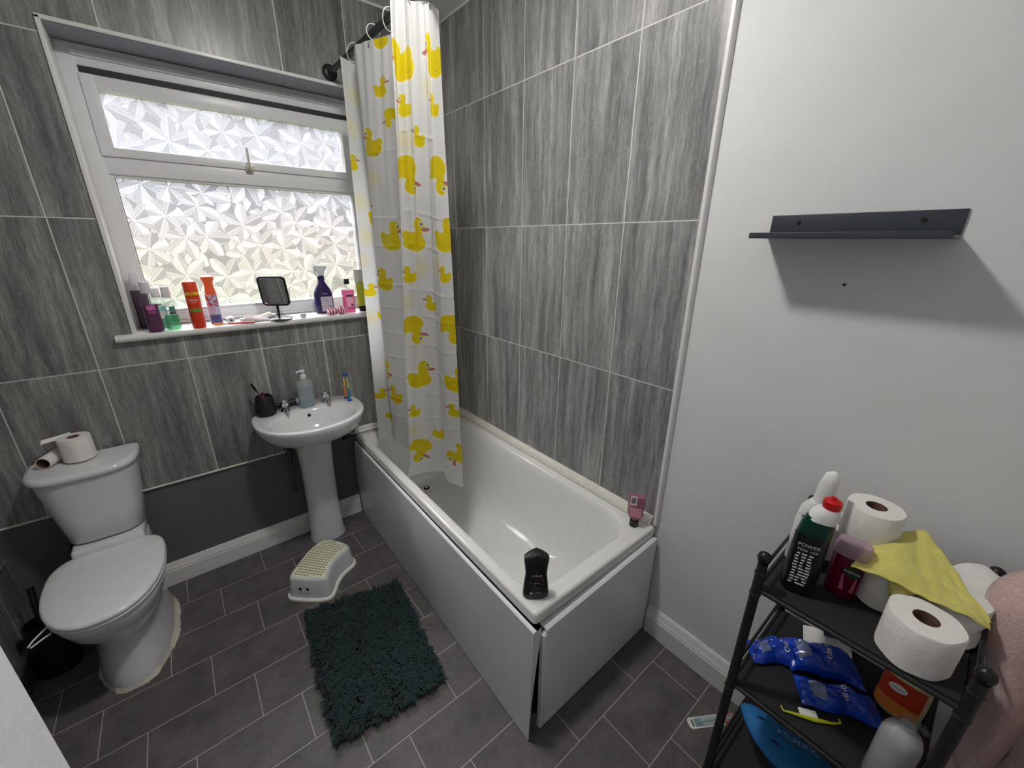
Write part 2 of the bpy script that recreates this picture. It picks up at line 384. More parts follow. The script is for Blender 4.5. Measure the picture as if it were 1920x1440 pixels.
# skirting
def skirt(name, horiz, a, b_, h=.125, t=.018):
    m = MB(); prof = [(0, 0), (t, 0), (t, h*.66), (t*.85, h*.69), (t*.95, h*.74), (t*.55, h*.86), (t*.5, h*.93), (t*.25, h), (0, h)]
    if horiz == 'x': L = [[(q, -d+.010, z) for d, z in prof] for q in (a, b_)]
    else: L = [[(.006-d, q, z) for d, z in prof] for q in (a, b_)]
    m.loft(L); return struct(m.build(name, M['gloss_white'], auto=30))
skirt('baseboard_back', 'x', XL+.02, -.72); skirt('baseboard_right', 'y', YF, -1.687, .14, .024)
b = MB(); b.box((XL, -1.987, 0), (XL+.026, .01, .11), bev=.004); struct(b.build('baseboard_left', mat('grey_skirting', srgb(96, 95, 92), .5, noise=.1, nscale=15)))
# upright tile trim, bath beads
m = MB(); pr_ = [(.008, -1.650), (-.006, -1.650), (-.012, -1.654), (-.012, -1.664), (-.006, -1.670), (.008, -1.672)]
m.loft([[(x, y, z) for x, y in pr_] for z in (.565, ZC)]); struct(m.build('trim_1', M['gloss_white']))
m = MB(); m.loft([[(0, y, .562), (-.030, y, .562), (-.029, y, .568), (-.020, y, .583), (-.010, y, .594), (0, y, .597)] for y in (-.001, -1.645)]); struct(m.build('trim_2', M['bead']))
m = MB(); m.box((-.70, -.016, .563), (-.001, 0, .60), bev=.004); m.box((-.70, -.022, .563), (-.001, 0, .575), bev=.003); struct(m.build('trim_3', M['bead']))
# slate/tile joint line
m = MB(); m.box((XL, -.004, .560), (-.70, .012, .569), bev=.002); struct(m.build('trim_4', mat('grout_line', srgb(225, 225, 218), .6, noise=.1, nscale=60)))
m = MB(); m.box((XL+.004, -.006, ZC-.012), (0, .0, ZC), bev=.003); m.box((-.006, -1.65, ZC-.012), (0, 0, ZC), bev=.003); struct(m.build('trim_5', M['gloss_white']))

b = MB()
for x, z, r in ((-1.245, .525, .004), (-1.40, .545, .002), (-1.33, .46, .0015)): b.lathe([(.0003, 0), (r, 0), (r, .001), (.0003, .001)], 8, (x, z, 0))
b.xf(Matrix.Translation((0, .0100, 0)) @ Matrix.Rotation(PI/2, 4, 'X')).build('plug_hole', M['dark_hole'], bpy.data.objects['wall_back'])
# ------------------------------------------------------------------ window
b = MB(); b.box((WX0, .002, WZ1-.012), (WX1, .23, WZ1+.0)); struct(b.build('trim_6', M['lintel']))
b = MB()
b.box((WX0-.006, -.008, WZ1-.010), (WX1+.006, .006, WZ1+.003), bev=.002); b.box((WX0-.006, -.008, 1.30), (WX0+.008, .20, WZ1), bev=.002)
b.box((WX1-.008, -.008, 1.30), (WX1+.006, .20, WZ1), bev=.002); struct(b.build('trim_7', M['gloss_white']))
FY = .165
w1 = thing('window_1', 'white framed window with leaf-patterned frosted glass and a top-hung opening light above', 'window', (-.98, FY, 1.30)); w1['kind'] = 'structure'
def wpart(name, boxes, m, label=None, bev=.004, par=None):
    b = MB()
    for i, (A, B) in enumerate(boxes): b.box((A[0]+.98+i*.0003, A[1]-FY+i*.0005, A[2]-1.30+i*.0003), (B[0]+.98-i*.0003, B[1]-FY-i*.0005, B[2]-1.30-i*.0003), bev=bev)
    return b.build(name, m, par or w1, label)
X0, X1 = WX0+.006, WX1-.006; ZT_ = 2.398
wpart('window_frame', [((X0, FY, 1.303), (X0+.055, .24, ZT_)), ((X1-.055, FY, 1.303), (X1, .24, ZT_)), ((X0, FY, ZT_-.075), (X1, .24, ZT_)),
    ((X0, FY, 1.303), (X1, .24, 1.360)), ((X0, FY, 1.945), (X1, .24, 2.015)), ((X0+.04, FY-.012, ZT_-.045), (X1-.04, FY+.01, ZT_-.02)),
    ((X0, FY-.012, 1.303), (X1, FY+.01, 1.322))], M['upvc'])
gs = .018
wpart('glazing_bead', [((X0+.05, FY+.012, 1.355), (X0+.05+gs, .235, 1.95)), ((X1-.05-gs, FY+.012, 1.355), (X1-.05, .235, 1.95)), ((X0+.05, FY+.012, 1.935), (X1-.05, .235, 1.955)), ((X0+.05, FY+.012, 1.355), (X1-.05, .235, 1.374))], M['upvc'])
# opening light
SZ0, SZ1 = 2.012, 2.300
sash = wpart('opening_light', [((X0+.05, FY-.010, SZ0), (X0+.095, .225, SZ1)), ((X1-.095, FY-.010, SZ0), (X1-.05, .225, SZ1)), ((X0+.05, FY-.010, SZ1-.050), (X1-.05, .225, SZ1)), ((X0+.05, FY-.010, SZ0), (X1-.05, .225, SZ0+.036))], M['upvc'])
wpart('gap_shade_and_gasket', [((X0+.055, FY-.001, SZ1+.001), (X1-.055, FY+.03, SZ1+.024)), ((X0+.060, FY+.034, 1.358), (X0+.0705, FY+.0362, 1.952))], M['gap_shade_gasket'], bev=0)  # top strip paints the shadow line above the opening light
h = MB(); h.box((-.012, -.016, -.012), (.020, 0, .012), bev=.004); h.box((-.006, -.030, -.006), (.008, -.012, .006), bev=.003); h.box((-.004, -.032, -.004), (.006, -.022, .085), bev=.003)
ho = h.build('window_handle', mat('aged_cream_handle', srgb(190, 186, 170), .4), sash, 'cream upright stay handle'); ho.location = (-.0, FY-.010-FY, 2.018-1.30)
wpart('pane', [((X0+.06, .205, 1.36), (X1-.06, .211, 1.952))], M['frost'], 'leaf-patterned fixed pane', bev=0)
wpart('pane', [((X0+.085, .200, SZ0+.03), (X1-.085, .206, SZ1-.045))], M['frost_top'], 'leaf-patterned pane of the opening light', bev=0, par=sash)
# sill board
b = MB(); n_ = [(.25, 1.272), (-.020, 1.272), (-.028, 1.276), (-.032, 1.285), (-.032, 1.292), (-.028, 1.300), (-.020, 1.303), (.25, 1.303)]
b.loft([[(x, y if y > 0 or x > 0 else y, z) for y, z in n_] for x in (WX0, WX1)])
ear = [(-.001, 1.272), (-.020, 1.272), (-.028, 1.276), (-.032, 1.285), (-.032, 1.292), (-.028, 1.300), (-.020, 1.303), (-.001, 1.303)]
b.loft([[(x, y, z) for y, z in ear] for x in (-1.617, WX0)]); b.loft([[(x, y, z) for y, z in ear] for x in (WX1, -.35)])
struct(b.build('window_sill', M['gloss_white']))
# sky portal just outside the opening, guides the renderer's sampling of the daylight
pl = bpy.data.lights.new('sky_portal', 'AREA'); pl.shape = 'RECTANGLE'; pl.size = 1.16; pl.size_y = 1.14
try: pl.cycles.is_portal = True
except Exception: pass
po = bpy.data.objects.new('sky_portal', pl); COL.objects.link(po); po.location = (-.98, .31, 1.84); po.rotation_euler = (-PI/2, 0, 0)

# ------------------------------------------------------------------ ceiling light (just above the frame)
LX, LY, LZ = -.88, -1.36, 2.75
lt = thing('ceiling_light', 'small round white flush light on the ceiling above the bath', 'lamp', (LX, LY, ZC))
b = MB(); b.lathe([(.001, 0), (.105, 0), (.108, -.010), (.104, -.026), (.094, -.030), (.090, -.028), (.088, -.010), (.001, -.010)], 40); b.build('housing', M['upvc'], lt)
q = NT('lit_diffuser'); em = q.n('ShaderNodeEmission'); em.inputs[0].default_value = (1.0, .97, .935, 1); q.l(em.outputs[0], q.out.inputs['Surface'])
BR = .088; em.inputs[1].default_value = LAMP_W / (1.5*PI*BR*BR*PI)
b = MB(); b.lathe([(.0005, -.072), (.04, -.068), (.070, -.054), (.086, -.034), (.088, -.024), (.0005, -.020)], 40); b.build('diffuser', q.m, lt)

# ================================================================== BATH
bath = thing('bathtub', 'white built-in bathtub with loose white panels along the tiled wall', 'bathtub', (-.35, -.83, 0))
OB = Matrix.Translation((.35, .83, 0))
def bp_(mb, name, m, label=None, par=None, **k): return mb.xf(OB).build(name, m, par or bath, label, **k)
b = MB()
def off(x0, x1, y0, y1, r, z): return rrect(x0, x1, y0, y1, r, z, 8)
Ls = [off(-.690, -.006, -1.656, -.006, .012, .512), off(-.697, -.002, -1.663, -.002, .016, .516), off(-.698, -.002, -1.664, -.002, .017, .550),
      off(-.695, -.004, -1.661, -.003, .018, .556), off(-.688, -.008, -1.654, -.006, .02, .5595),
      off(-.668, -.055, -1.618, -.10, .11, .560), off(-.656, -.066, -1.605, -.115, .12, .5585), off(-.650, -.074, -1.597, -.121, .12, .550), off(-.643, -.082, -1.588, -.127, .125, .525),
      off(-.632, -.095, -1.56, -.140, .13, .45), off(-.615, -.115, -1.50, -.155, .13, .34), off(-.590, -.140, -1.42, -.175, .13, .25), off(-.560, -.170, -1.35, -.20, .12, .205), off(-.515, -.215, -1.28, -.24, .11, .186)]
b.loft(Ls, cap0=False, cap1=False)
cen = [(-.365 + (p[0]+.365)*.25, -.42+(p[1]+.42)*.3, .178) for p in Ls[-1]]
b.loft([Ls[-1], cen], cap0=False, cap1=True)
bp_(b, 'tub', M['acrylic'], auto=50)
b = MB(); b.lathe([(.001, .0), (.034, .0), (.036, -.002), (.036, -.006), (.001, -.006)], 24, (-.385, -.30, .190)); dr = bp_(b, 'drain', M['chrome'])
b = MB(); b.lathe([(.001, .0), (.020, .0), (.001, .0)], 20, (-.385, -.30, .1910)); bp_(b, 'drain_hole', M['dark_hole'], par=dr)
b = MB(); b.lathe([(.001, .0), (.009, .0), (.009, .002), (.001, .003)], 16, (-.385, -.30, .1915)); bp_(b, 'drain_grid', M['chrome'], par=dr)
# side panel, slightly bowed, with its returned edge
def side(u, v):
    y = -.028 - u*(1.684-.028); z = .004 + v*(.512)
    bow = .010*math.sin(PI*min(1, u*1.0))*math.sin(PI*v)
    yb = .030*math.sin(PI*v)**.8*(1-u)**14
    return (-.716 - .014*u - bow + .010*u*v, y + yb, z)
b = MB(); b.grid(side, 28, 12)
b.grid(lambda u, v: (side(u, 1)[0] + .016*v, side(u, 1)[1], side(u, 1)[2] + .006*math.sin(PI*v)), 28, 3)
b.grid(lambda u, v: (side(1, v)[0] + (.006 + .034*v**1.5)*u, -1.684 - .000*u + .004*u, side(1, v)[2]), 6, 12)
b.grid(lambda u, v: (side(u, v)[0] + .004, side(u, v)[1], side(u, v)[2]), 12, 4)
bp_(b, 'side_panel', M['panel'])
b = MB()
def endp(y, dz=0): return [(-.672, y, .006), (-.014, y, .008), (-.012, y, .512), (-.64, y, .486), (-.676, y, .470)]
b.loft([endp(-1.668), endp(-1.682)]); 
b.loft([[(-.662, -1.684, .486), (-.02, -1.684, .508), (-.02, -1.676, .514), (-.662, -1.676, .494)], [(-.662, -1.650, .486), (-.02, -1.652, .508), (-.02, -1.652, .514), (-.662, -1.650, .494)]])
b.box((-.674, -1.686, .01), (-.655, -1.678, .47), bev=.003)
bp_(b, 'end_panel', M['panel'], auto=30)
b = MB(); b.box((-.66, -1.62, .03), (-.02, -.05, .15)); b.box((-.655, -1.645, .47), (-.02, -1.62, .51)); bp_(b, 'cradle', M['dark_hole'])

# ================================================================== CURTAIN
KT=np.array([(-.662,-.360),(-.578,-.315),(-.642,-.48),(-.565,-.73),(-.672,-.895),(-.648,-.875),(-.632,-.915),(-.612,-.885),(-.590,-.925),(-.575,-.952),(-.527,-.938)])
KB=np.array([(-.640,-.245),(-.56,-.29),(-.59,-.355),(-.52,-.50),(-.655,-.675),(-.63,-.685),(-.60,-.70),(-.565,-.71),(-.497,-.745),(-.525,-.835),(-.493,-.93)])
ZB=np.array([.60,.60,.60,.59,.565,.572,.578,.58,.575,.565,.57]); ZT=np.array([2.405,2.405,2.41,2.40,2.425,2.425,2.425,2.42,2.41,2.405,2.40])
KL=np.array([0,.07019,.17861,.37427,.58661,.61126,.64582,.67584,.73943,.8086,.87676])
def csm(u, A):
    w = .010; s = 0
    for d in (-1,-.5,0,.5,1): s = s + np.stack([np.interp(np.clip(u+d*w,0,KL[-1]),KL,A[:,i]) for i in range(A.shape[1])],-1)
    return s/5
NU, NV = 360, 640
U, T = np.meshgrid(np.linspace(0, KL[-1], NU), np.linspace(0, 1, NV), indexing='ij')
S_ = csm(U, np.c_[KT, ZT])*(1-T[...,None]) + csm(U, np.c_[KB, ZB])*T[...,None]
# soft ripples and packing creases of the plastic sheet
S_[...,0] += .0035*np.sin(T*9+U*30)*np.sin(U*47)+.0018*np.sin(U*160+2*np.sin(T*5))*np.exp(-T*3)
S_[...,1] += .003*np.sin(T*6.5+U*22)
for tcr in (.2, .34, .405, .50, .56, .63, .70, .76, .83, .89): S_[...,0] -= .0016*np.exp(-((T-tcr-.004*np.sin(U*9))/.0035)**2)
# hem curls at the bottom corner
hm = np.clip((T-.965)/.035, 0, 1); cz = np.exp(-((U-.587)/.02)**2); S_[...,0] -= .012*hm*cz
colr = np.empty(U.shape+(4,)); colr[:] = (.80,.805,.80,1)
yl = np.array(srgb(232, 210, 28)); bk = np.array(srgb(205, 140, 140)); wh = np.array((.88,.88,.84,1)); dk = np.array((.02,.02,.02,1)); ol = np.array(srgb(212, 178, 10))
Hs = 1.83
def duck(u0, t0, kind, d, rot):
    if kind == 'y':
        r = np.hypot((U-u0), (T-t0)*Hs); a = .42*np.clip(1-r/.055, 0, 1)[...,None]
        colr[:] = colr*(1-a) + np.array(srgb(240,220,80))*a; return
    s = {'s': .072, 'm': .115, 'b': .135}[kind]
    X = (U-u0)/s*d; Y = (t0-T)*Hs/s; a = math.radians(rot*d)
    X, Y = X*math.cos(a)+Y*math.sin(a), -X*math.sin(a)+Y*math.cos(a)
    k = s/.003
    def el(cx, cy, rx, ry, an=0):
        c, s2 = math.cos(an), math.sin(an); x = (X-cx)*c+(Y-cy)*s2; y = -(X-cx)*s2+(Y-cy)*c
        r = np.sqrt((x/rx)**2+(y/ry)**2); return np.clip((1-r)*min(rx, ry)*k*1.0+.5, 0, 1)
    def paint(m, c):
        m = m[...,None]; colr[:] = colr*(1-m) + c*m
    def body(g):
        return np.maximum.reduce([el(-.04, -.20, .40+g, .27+g), el(.12, .26, .22+g, .21+g), el(-.33, -.03, .16+g, .13+g, -.7), el(.10, .02, .17+g, .18+g)])
    paint(body(.05), wh*.98); paint(el(.40, .17, .15+.03, .075+.03, .15), wh)
    paint(body(0), yl)
    if s > .1:
        w = np.abs(np.sqrt(((X+.10)/.20)**2+((Y+.20)/.14)**2)-1)
        paint(np.clip(1-w/.08, 0, 1)*(Y < -.18), ol)
        g_ = np.abs(np.sqrt(((X-.12)/.2)**2+((Y-.26)/.19)**2)-1); paint(.5*np.clip(1-g_/.1, 0, 1)*(Y < .2)*(X < .2), ol)
    paint(el(.38, .17, .14, .06, .15), bk); paint(el(.36, .165, .13, .013, .2), bk*.5)
    paint(el(.24, .30, .062, .072), wh); paint(el(.245, .30, .034, .042), dk)
DUCKS = [(0.007,0.212,'s',1,0),(0.053,0.066,'y',0,0),(0.012,0.136,'y',0,0),(0.02,0.299,'y',0,0),(0.04,0.385,'y',0,0),(0.0,0.447,'y',0,0),(0.03,0.525,'s',1,0),(0.011,0.603,'y',0,0),(0.03,0.84,'s',1,0),
(0.283,0.082,'s',1,0),(0.215,0.182,'m',-1,0),(0.314,0.14,'s',1,180),(0.297,0.0,'s',1,0),(0.204,0.255,'y',0,0),(0.283,0.383,'b',1,0),(0.219,0.491,'m',-1,0),(0.08,0.593,'s',1,0),(0.224,0.822,'m',-1,0),(0.075,0.912,'s',1,0),
(0.625,0.088,'b',-1,30),(0.631,0.158,'s',-1,0),(0.624,0.214,'y',0,0),(0.699,0.202,'s',-1,0),(0.633,0.273,'b',-1,180),(0.661,0.383,'b',1,0),(0.618,0.465,'s',-1,0),(0.60,0.525,'y',0,0),(0.677,0.449,'y',0,0),(0.719,0.527,'s',-1,0),(0.632,0.591,'b',-1,180),(0.657,0.705,'b',1,0),(0.622,0.802,'s',-1,0),(0.61,0.86,'y',0,0),(0.736,0.874,'s',1,-25),(0.64,0.924,'b',-1,150),
(0.813,0.072,'b',-1,20),(0.81,0.148,'s',-1,0),(0.765,0.122,'y',0,0),(0.82,0.265,'b',-1,180),(0.85,0.375,'b',1,0),(0.835,0.455,'s',-1,0),(0.789,0.441,'y',0,0),(0.855,0.577,'b',-1,180),(0.872,0.697,'b',1,0),(0.845,0.78,'s',-1,0),(0.86,0.906,'b',-1,90),
(0.12,.33,'b',1,0),(.13,.62,'s',-1,0),(.42,.2,'b',-1,0),(.47,.45,'s',1,0),(.42,.7,'b',1,180),(.50,.62,'b',-1,0),(.49,.85,'s',-1,0),(.15,.75,'b',-1,180),(.52,.3,'s',1,0),(.45,.05,'m',1,0)]
for dk_ in DUCKS: duck(*dk_)
colr[...,:3] *= (1-.06*(np.abs(T-.985) < .0015))[...,None]
me = bpy.data.meshes.new('curtain_sheet'); nv = NU*NV
me.vertices.add(nv); me.vertices.foreach_set('co', S_.reshape(-1).astype(np.float32) - np.tile(np.array([-.589,-.6,2.452],np.float32), nv))
ii = (np.arange(NU-1)[:,None]*NV+np.arange(NV-1)[None,:]).reshape(-1)
q4 = np.stack([ii, ii+NV, ii+NV+1, ii+1], 1).astype(np.int32)
me.loops.add(q4.size); me.loops.foreach_set('vertex_index', q4.reshape(-1)); me.polygons.add(len(q4))
me.polygons.foreach_set('loop_start', np.arange(0, q4.size, 4, dtype=np.int32)); me.polygons.foreach_set('use_smooth', np.ones(len(q4), bool))
me.update(calc_edges=True)
at = me.color_attributes.new('print', 'FLOAT_COLOR', 'POINT'); at.data.foreach_set('color', colr.reshape(-1).astype(np.float32))
q = NT('duck_print_plastic'); va = q.n('ShaderNodeAttribute', attribute_name='print'); cc = q.mix(.03, va.outputs['Color'], q.ramp(q.noise(q.obj(), 30, 2), [(.3, (.7,.7,.7,1)), (.7, (1,1,1,1))]), 'MULTIPLY')
q.l(cc, q.b.inputs['Base Color']); q.b.inputs['Roughness'].default_value = .38; q.b.inputs['Specular IOR Level'].default_value = .35
tl = q.n('ShaderNodeBsdfTranslucent'); q.l(cc, tl.inputs[0]); mx = q.n('ShaderNodeMixShader'); mx.inputs[0].default_value = .5
q.l(q.b.outputs[0], mx.inputs[1]); q.l(tl.outputs[0], mx.inputs[2]); q.l(mx.outputs[0], q.out.inputs['Surface'])
me.materials.append(q.m)
cur = thing('shower_curtain', 'white plastic shower curtain printed with yellow ducks, gathered and hanging into the bathtub', 'shower curtain', (-.589, -.6, 2.452))
so = bpy.data.objects.new('curtain_sheet', me); COL.objects.link(so); so.parent = cur
M['ring'] = mat('clear_white_ring', srgb(215, 215, 210), .25)
ring_at = [(-.605, -.335), (-.612, -.56), (-.575, -.69), (-.640, -.875), (-.60, -.905), (-.56, -.945)]
for i, (gx, gy) in enumerate(ring_at):
    b = MB(); pts = []
    for k in range(25):
        a = 2*PI*k/24; pts.append((.034*math.sin(a)*.75 + (gx+.589)*.5*(1-math.cos(a))*.5, gy+.6+.012*math.cos(a)*(1 if i % 2 else -1), -.012+.036*math.cos(a)*.85))
    b.tube(pts, .0018, 6, cap=False); b.build('curtain_ring', M['ring'], cur)
    if i in (1, 2, 5):
        b = MB(); b.tube([(.006*math.cos(a), .006*math.sin(a), 0) for a in [2*PI*k/16 for k in range(17)]], .002, 6, cap=False)
        g = b.build('eyelet', M['steel'], cur); g.location = (gx+.589-.006, gy+.6-.004, -.058); g.rotation_euler = (PI/2, 0, .9)
rod = thing('curtain_rod', 'black shower curtain rod fixed to the window wall', 'curtain rod', (-.589, 0, 2.452))
b = MB(); b.tube([(0, -.002, 0), (0, -.6, -.008), (0, -1.09, -.014)], .0125, 16); b.build('pole', M['black_metal'], rod)
b = MB(); b.lathe([(.001, 0), (.034, 0), (.035, .004), (.028, .009), (.018, .014), (.001, .014)], 24); b.xf(Matrix.Rotation(PI/2, 4, 'X')).build('wall_flange', M['black'], rod)
b = MB(); b.tube([(0, -.01, 0), (0, -.05, 0)], .0165, 16); b.build('end_sleeve', M['black'], rod)
b = MB(); b.tube([(0, -1.07, -.014), (0, -1.07, .338)], .007, 12); b.build('ceiling_bracket', M['black_metal'], rod)

# ================================================================== BASIN
bs = thing('washbasin', 'white oval pedestal washbasin between the toilet and the bathtub', 'washbasin', (-.96, -.0, 0))
def brim(sx, sy, z, n=72, back=0.0):
    L = []
    for k in range(n):
        a = 2*PI*k/n; c, s = math.cos(a), math.sin(a)
        x = .262*sx*(abs(c)**.92)*(1 if c > 0 else -1)
        y = -.195 + (-.250*sy*abs(s)**.96 if s < 0 else (.192-back)*abs(s)**.5)
        L.append((x, y, z))
    return L
def bowl(hx, hy, cy, z, n=72):
    return [(hx*math.cos(2*PI*k/n), cy+hy*math.sin(2*PI*k/n), z) for k in range(n)]
b = MB()
b.loft([bowl(.075, .07, -.12, .665), brim(.40, .38, .690, back=.06), brim(.66, .60, .715, back=.03), brim(.84, .80, .745, back=.01), brim(.94, .93, .785), brim(.985, .985, .815), brim(1, 1, .832), brim(.995, .995, .838), brim(.975, .975, .8405),
        bowl(.212, .148, -.268, .838), bowl(.204, .140, -.268, .834), bowl(.196, .132, -.268, .822), bowl(.178, .118, -.268, .79), bowl(.135, .09, -.265, .745), bowl(.07, .05, -.26, .722), bowl(.022, .022, -.255, .716)], cap0=True, cap1=True)
b.build('basin', M['ceramic'], bs, auto=0)
def ped(hx, y0, y1, z, n=40):
    L = []
    for k in range(n):
        a = 2*PI*k/n; c, s = math.cos(a), math.sin(a)
        L.append((hx*(abs(c)**.8)*(1 if c > 0 else -1), (y0+y1)/2 + (y1-y0)/2*(abs(s)**.8)*(1 if s > 0 else -1), z))
    return L
b = MB(); b.loft([ped(.098, -.185, -.02, 0), ped(.098, -.185, -.02, .015), ped(.090, -.178, -.02, .05), ped(.083, -.185, -.03, .25), ped(.083, -.20, -.04, .5), ped(.090, -.215, -.045, .64), ped(.098, -.235, -.045, .70)])
b.build('pedestal', M['ceramic'], bs, auto=0)
def tap(x, y, lab):
    b = MB(); b.lathe([(.001, 0), (.023, 0), (.0235, .004), (.019, .010), (.014, .018), (.0135, .026), (.018, .032), (.021, .040), (.0225, .050), (.019, .060), (.010, .064), (.001, .0645)], 20)
    o = b.build('tap', M['chrome'], bs, lab); o.location = (x, y, .838)
    s = MB(); s.tube([(0, -.01, .018), (0, -.035, .022), (0, -.062, .014), (0, -.066, .004)], [.010, .010, .008, .007], 12); s.build('spout', M['chrome'], o)
    f = MB(); f.lathe([(.001, .0645), (.006, .066), (.001, .0668)], 12); f.build('tap_indice', M['steel'], o)
tap(-1.058+.96, -.095, 'chrome tap behind the black mug'); tap(-.852+.96, -.088, 'chrome tap right of the soap bottle')
def disc(r, m, name, loc, tilt, par, lab=None):
    b = MB(); b.lathe([(.0005, .0), (r, 0), (r, -.002), (.0005, -.002)], 20); o = b.build(name, m, par, lab); o.location = loc; o.rotation_euler = tilt; return o
disc(.0095, M['chrome'], 'overflow_rim', (0, -.146, .806), (1.0, 0, 0), bs); disc(.0075, M['dark_hole'], 'overflow_hole', (0, -.1465, .8075), (1.0, 0, 0), bs)
disc(.004, M['steel'], 'chain_stay', (.075, -.150, .806), (1.0, 0, .2), bs); disc(.02, M['chrome'], 'basin_waste', (0, -.255, .7185), (0, 0, 0), bs)
b = MB(); b.tube([(-.115, -.012, .30), (-.115, -.03, .50), (-.09, -.05, .68)], .0075); b.tube([(-.105, -.05, .60), (-.115, -.03, .56)], .016); b.build('feed_pipe', M['steel'], bs)
b = MB(); b.tube([(.15, .005, .60), (.19, -.04, .585), (.235, -.05, .575)], .009); b.tube([(.19, -.04, .56), (.19, -.04, .60)], .015); b.build('feed_pipe', M['black'], bs)

# things on the basin
def mug(x, y, z):
    t = thing('tumbler', 'matt black tumbler on the left end of the washbasin', 'tumbler', (x, y, z))
    b = MB(); b.lathe([(.001, 0), (.040, 0), (.047, .012), (.048, .030), (.044, .070), (.037, .100), (.034, .104), (.032, .100), (.038, .06), (.04, .015), (.001, .010)], 32); b.build('cup', mat('black_woven_plastic', srgb(20, 20, 22), .6, noise=.3, nscale=120, bump=.6, bscale=150), t)
    return t
mug(-1.143, -.088, .840)
tb = thing('toothbrush', 'black toothbrush leaning in the black tumbler', 'toothbrush', (-1.143, -.088, .853))
b = MB(); b.tube([(.012, 0, 0), (-.006, .0, .07), (-.020, .004, .112)], [.003, .004, .003], 8); b.build('handle', col('dusty_pink', 150, 84, 100), tb, 'pink handle')
b = MB(); b.tube([(-.020, .004, .110), (-.030, .006, .135), (-.041, .008, .160)], [.003, .006, .006], 8); b.build('brush_head', M['black'], tb, 'black bristle head')
tb = thing('razor', 'pink razor handle standing in the black tumbler', 'razor', (-1.130, -.075, .853)); b = MB(); b.tube([(0, -.004, 0), (-.012, -.016, .075), (-.016, -.024, .106)], [.003, .005, .004], 8); b.build('handle', col('dusty_pink2', 170, 90, 110), tb)
b = MB(); b.box((-.024, -.030, .104), (-.010, -.020, .110), bev=.001); b.build('razor_head', M['black'], tb)
dt = thing('flashlight', 'small black and silver torch lying behind the left tap', 'torch', (-1.02, -.040, .861))
b = MB(); b.tube([(-.075, -.01, 0), (-.03, -.004, 0)], .014, 16); b.tube([(-.03, -.004, 0), (.025, .0, 0)], .018, 16); b.build('barrel', M['black'], dt); 
b = MB(); b.tube([(.025, 0, 0), (.085, .006, 0)], .0165, 16); b.build('silver_collar', col('silver_white', 214, 216, 220, .3), dt, 'white and silver end')
sp = thing('soap_dispenser', 'clear soap pump bottle standing on the back of the washbasin', 'soap bottle', (-.949, -.098, .840), .2)
clear = liquid_mat('clear_plastic', (.40, .42, .43, 1), (.96, .98, .99, 1), .10, .06)
blue_l = liquid_mat('pale_blue_soap', srgb(160, 184, 192), (.72, .83, .87, 1), .32, .1)
def sect(hx, hy, z, n=32, p=.75):
    L = []
    for k in range(n):
        a = 2*PI*k/n; c, s = math.cos(a), math.sin(a)
        L.append((hx*(abs(c)**p)*(1 if c > 0 else -1), hy*(abs(s)**p)*(1 if s > 0 else -1), z))
    return L
b = MB(); b.loft([sect(.036, .022, 0), sect(.040, .025, .004), sect(.041, .026, .02), sect(.040, .026, .12), sect(.038, .025, .138), sect(.028, .020, .150), sect(.014, .014, .155, p=1), sect(.014, .014, .163, p=1)]); b.build('bottle_body', liquid_mat('hazy_clear_plastic', (.70, .74, .75, 1), (.93, .95, .96, 1), .30, .08), sp)
b = MB(); b.loft([sect(.037, .022, .003), sect(.038, .023, .02), sect(.037, .023, .105)]); b.build('liquid', blue_l, sp, 'pale blue liquid')
b = MB(); b.lathe([(.001, .160), (.015, .160), (.0155, .176), (.010, .180), (.005, .182), (.005, .194), (.012, .195), (.013, .203), (.006, .207), (.001, .207)], 20); b.tube([(0, 0, .200), (-.025, -.008, .204), (-.037, -.012, .199)], [.006, .005, .004], 8); b.build('pump', mat('pump_white', srgb(222, 224, 226), .3), sp)
for i, (x, y, bh, c1, c2, c3, lb) in enumerate(((-.748, -.105, .138, (228, 205, 60), (226, 120, 60), (52, 84, 170), 'orange and yellow child toothbrush standing at the back of the washbasin rim'), (-.745, -.155, .152, (60, 160, 175), (40, 130, 150), (44, 90, 190), 'blue child toothbrush standing in front of the orange one on the washbasin'))):
    t = thing('child_toothbrush', lb, 'toothbrush', (x, y, .8405), group=None)
    b = MB(); b.lathe([(.001, 0), (.013, 0), (.013, .005), (.007, .009), (.001, .010)], 16); b.build('suction_base', col('tb_base%d' % i, *c3), t)
    b = MB(); b.tube([(0, 0, .006), (.001, 0, .04), (0, 0, .075)], [.0065, .0075, .005], 10); b.build('handle', col('tb_hand%d' % i, *c2), t)
    b = MB(); b.tube([(0, 0, .074), (.001, 0, .10), (0, 0, bh)], [.004, .0035, .004], 8); b.build('neck', col('tb_neck%d' % i, *(c1 if i == 0 else (205, 214, 110))), t)
    b = MB(); b.box((-.006, -.012, bh-.008), (.006, .002, bh+.013), bev=.003); b.build('bristles', col('tb_br%d' % i, 60, 84, 160, .7), t)

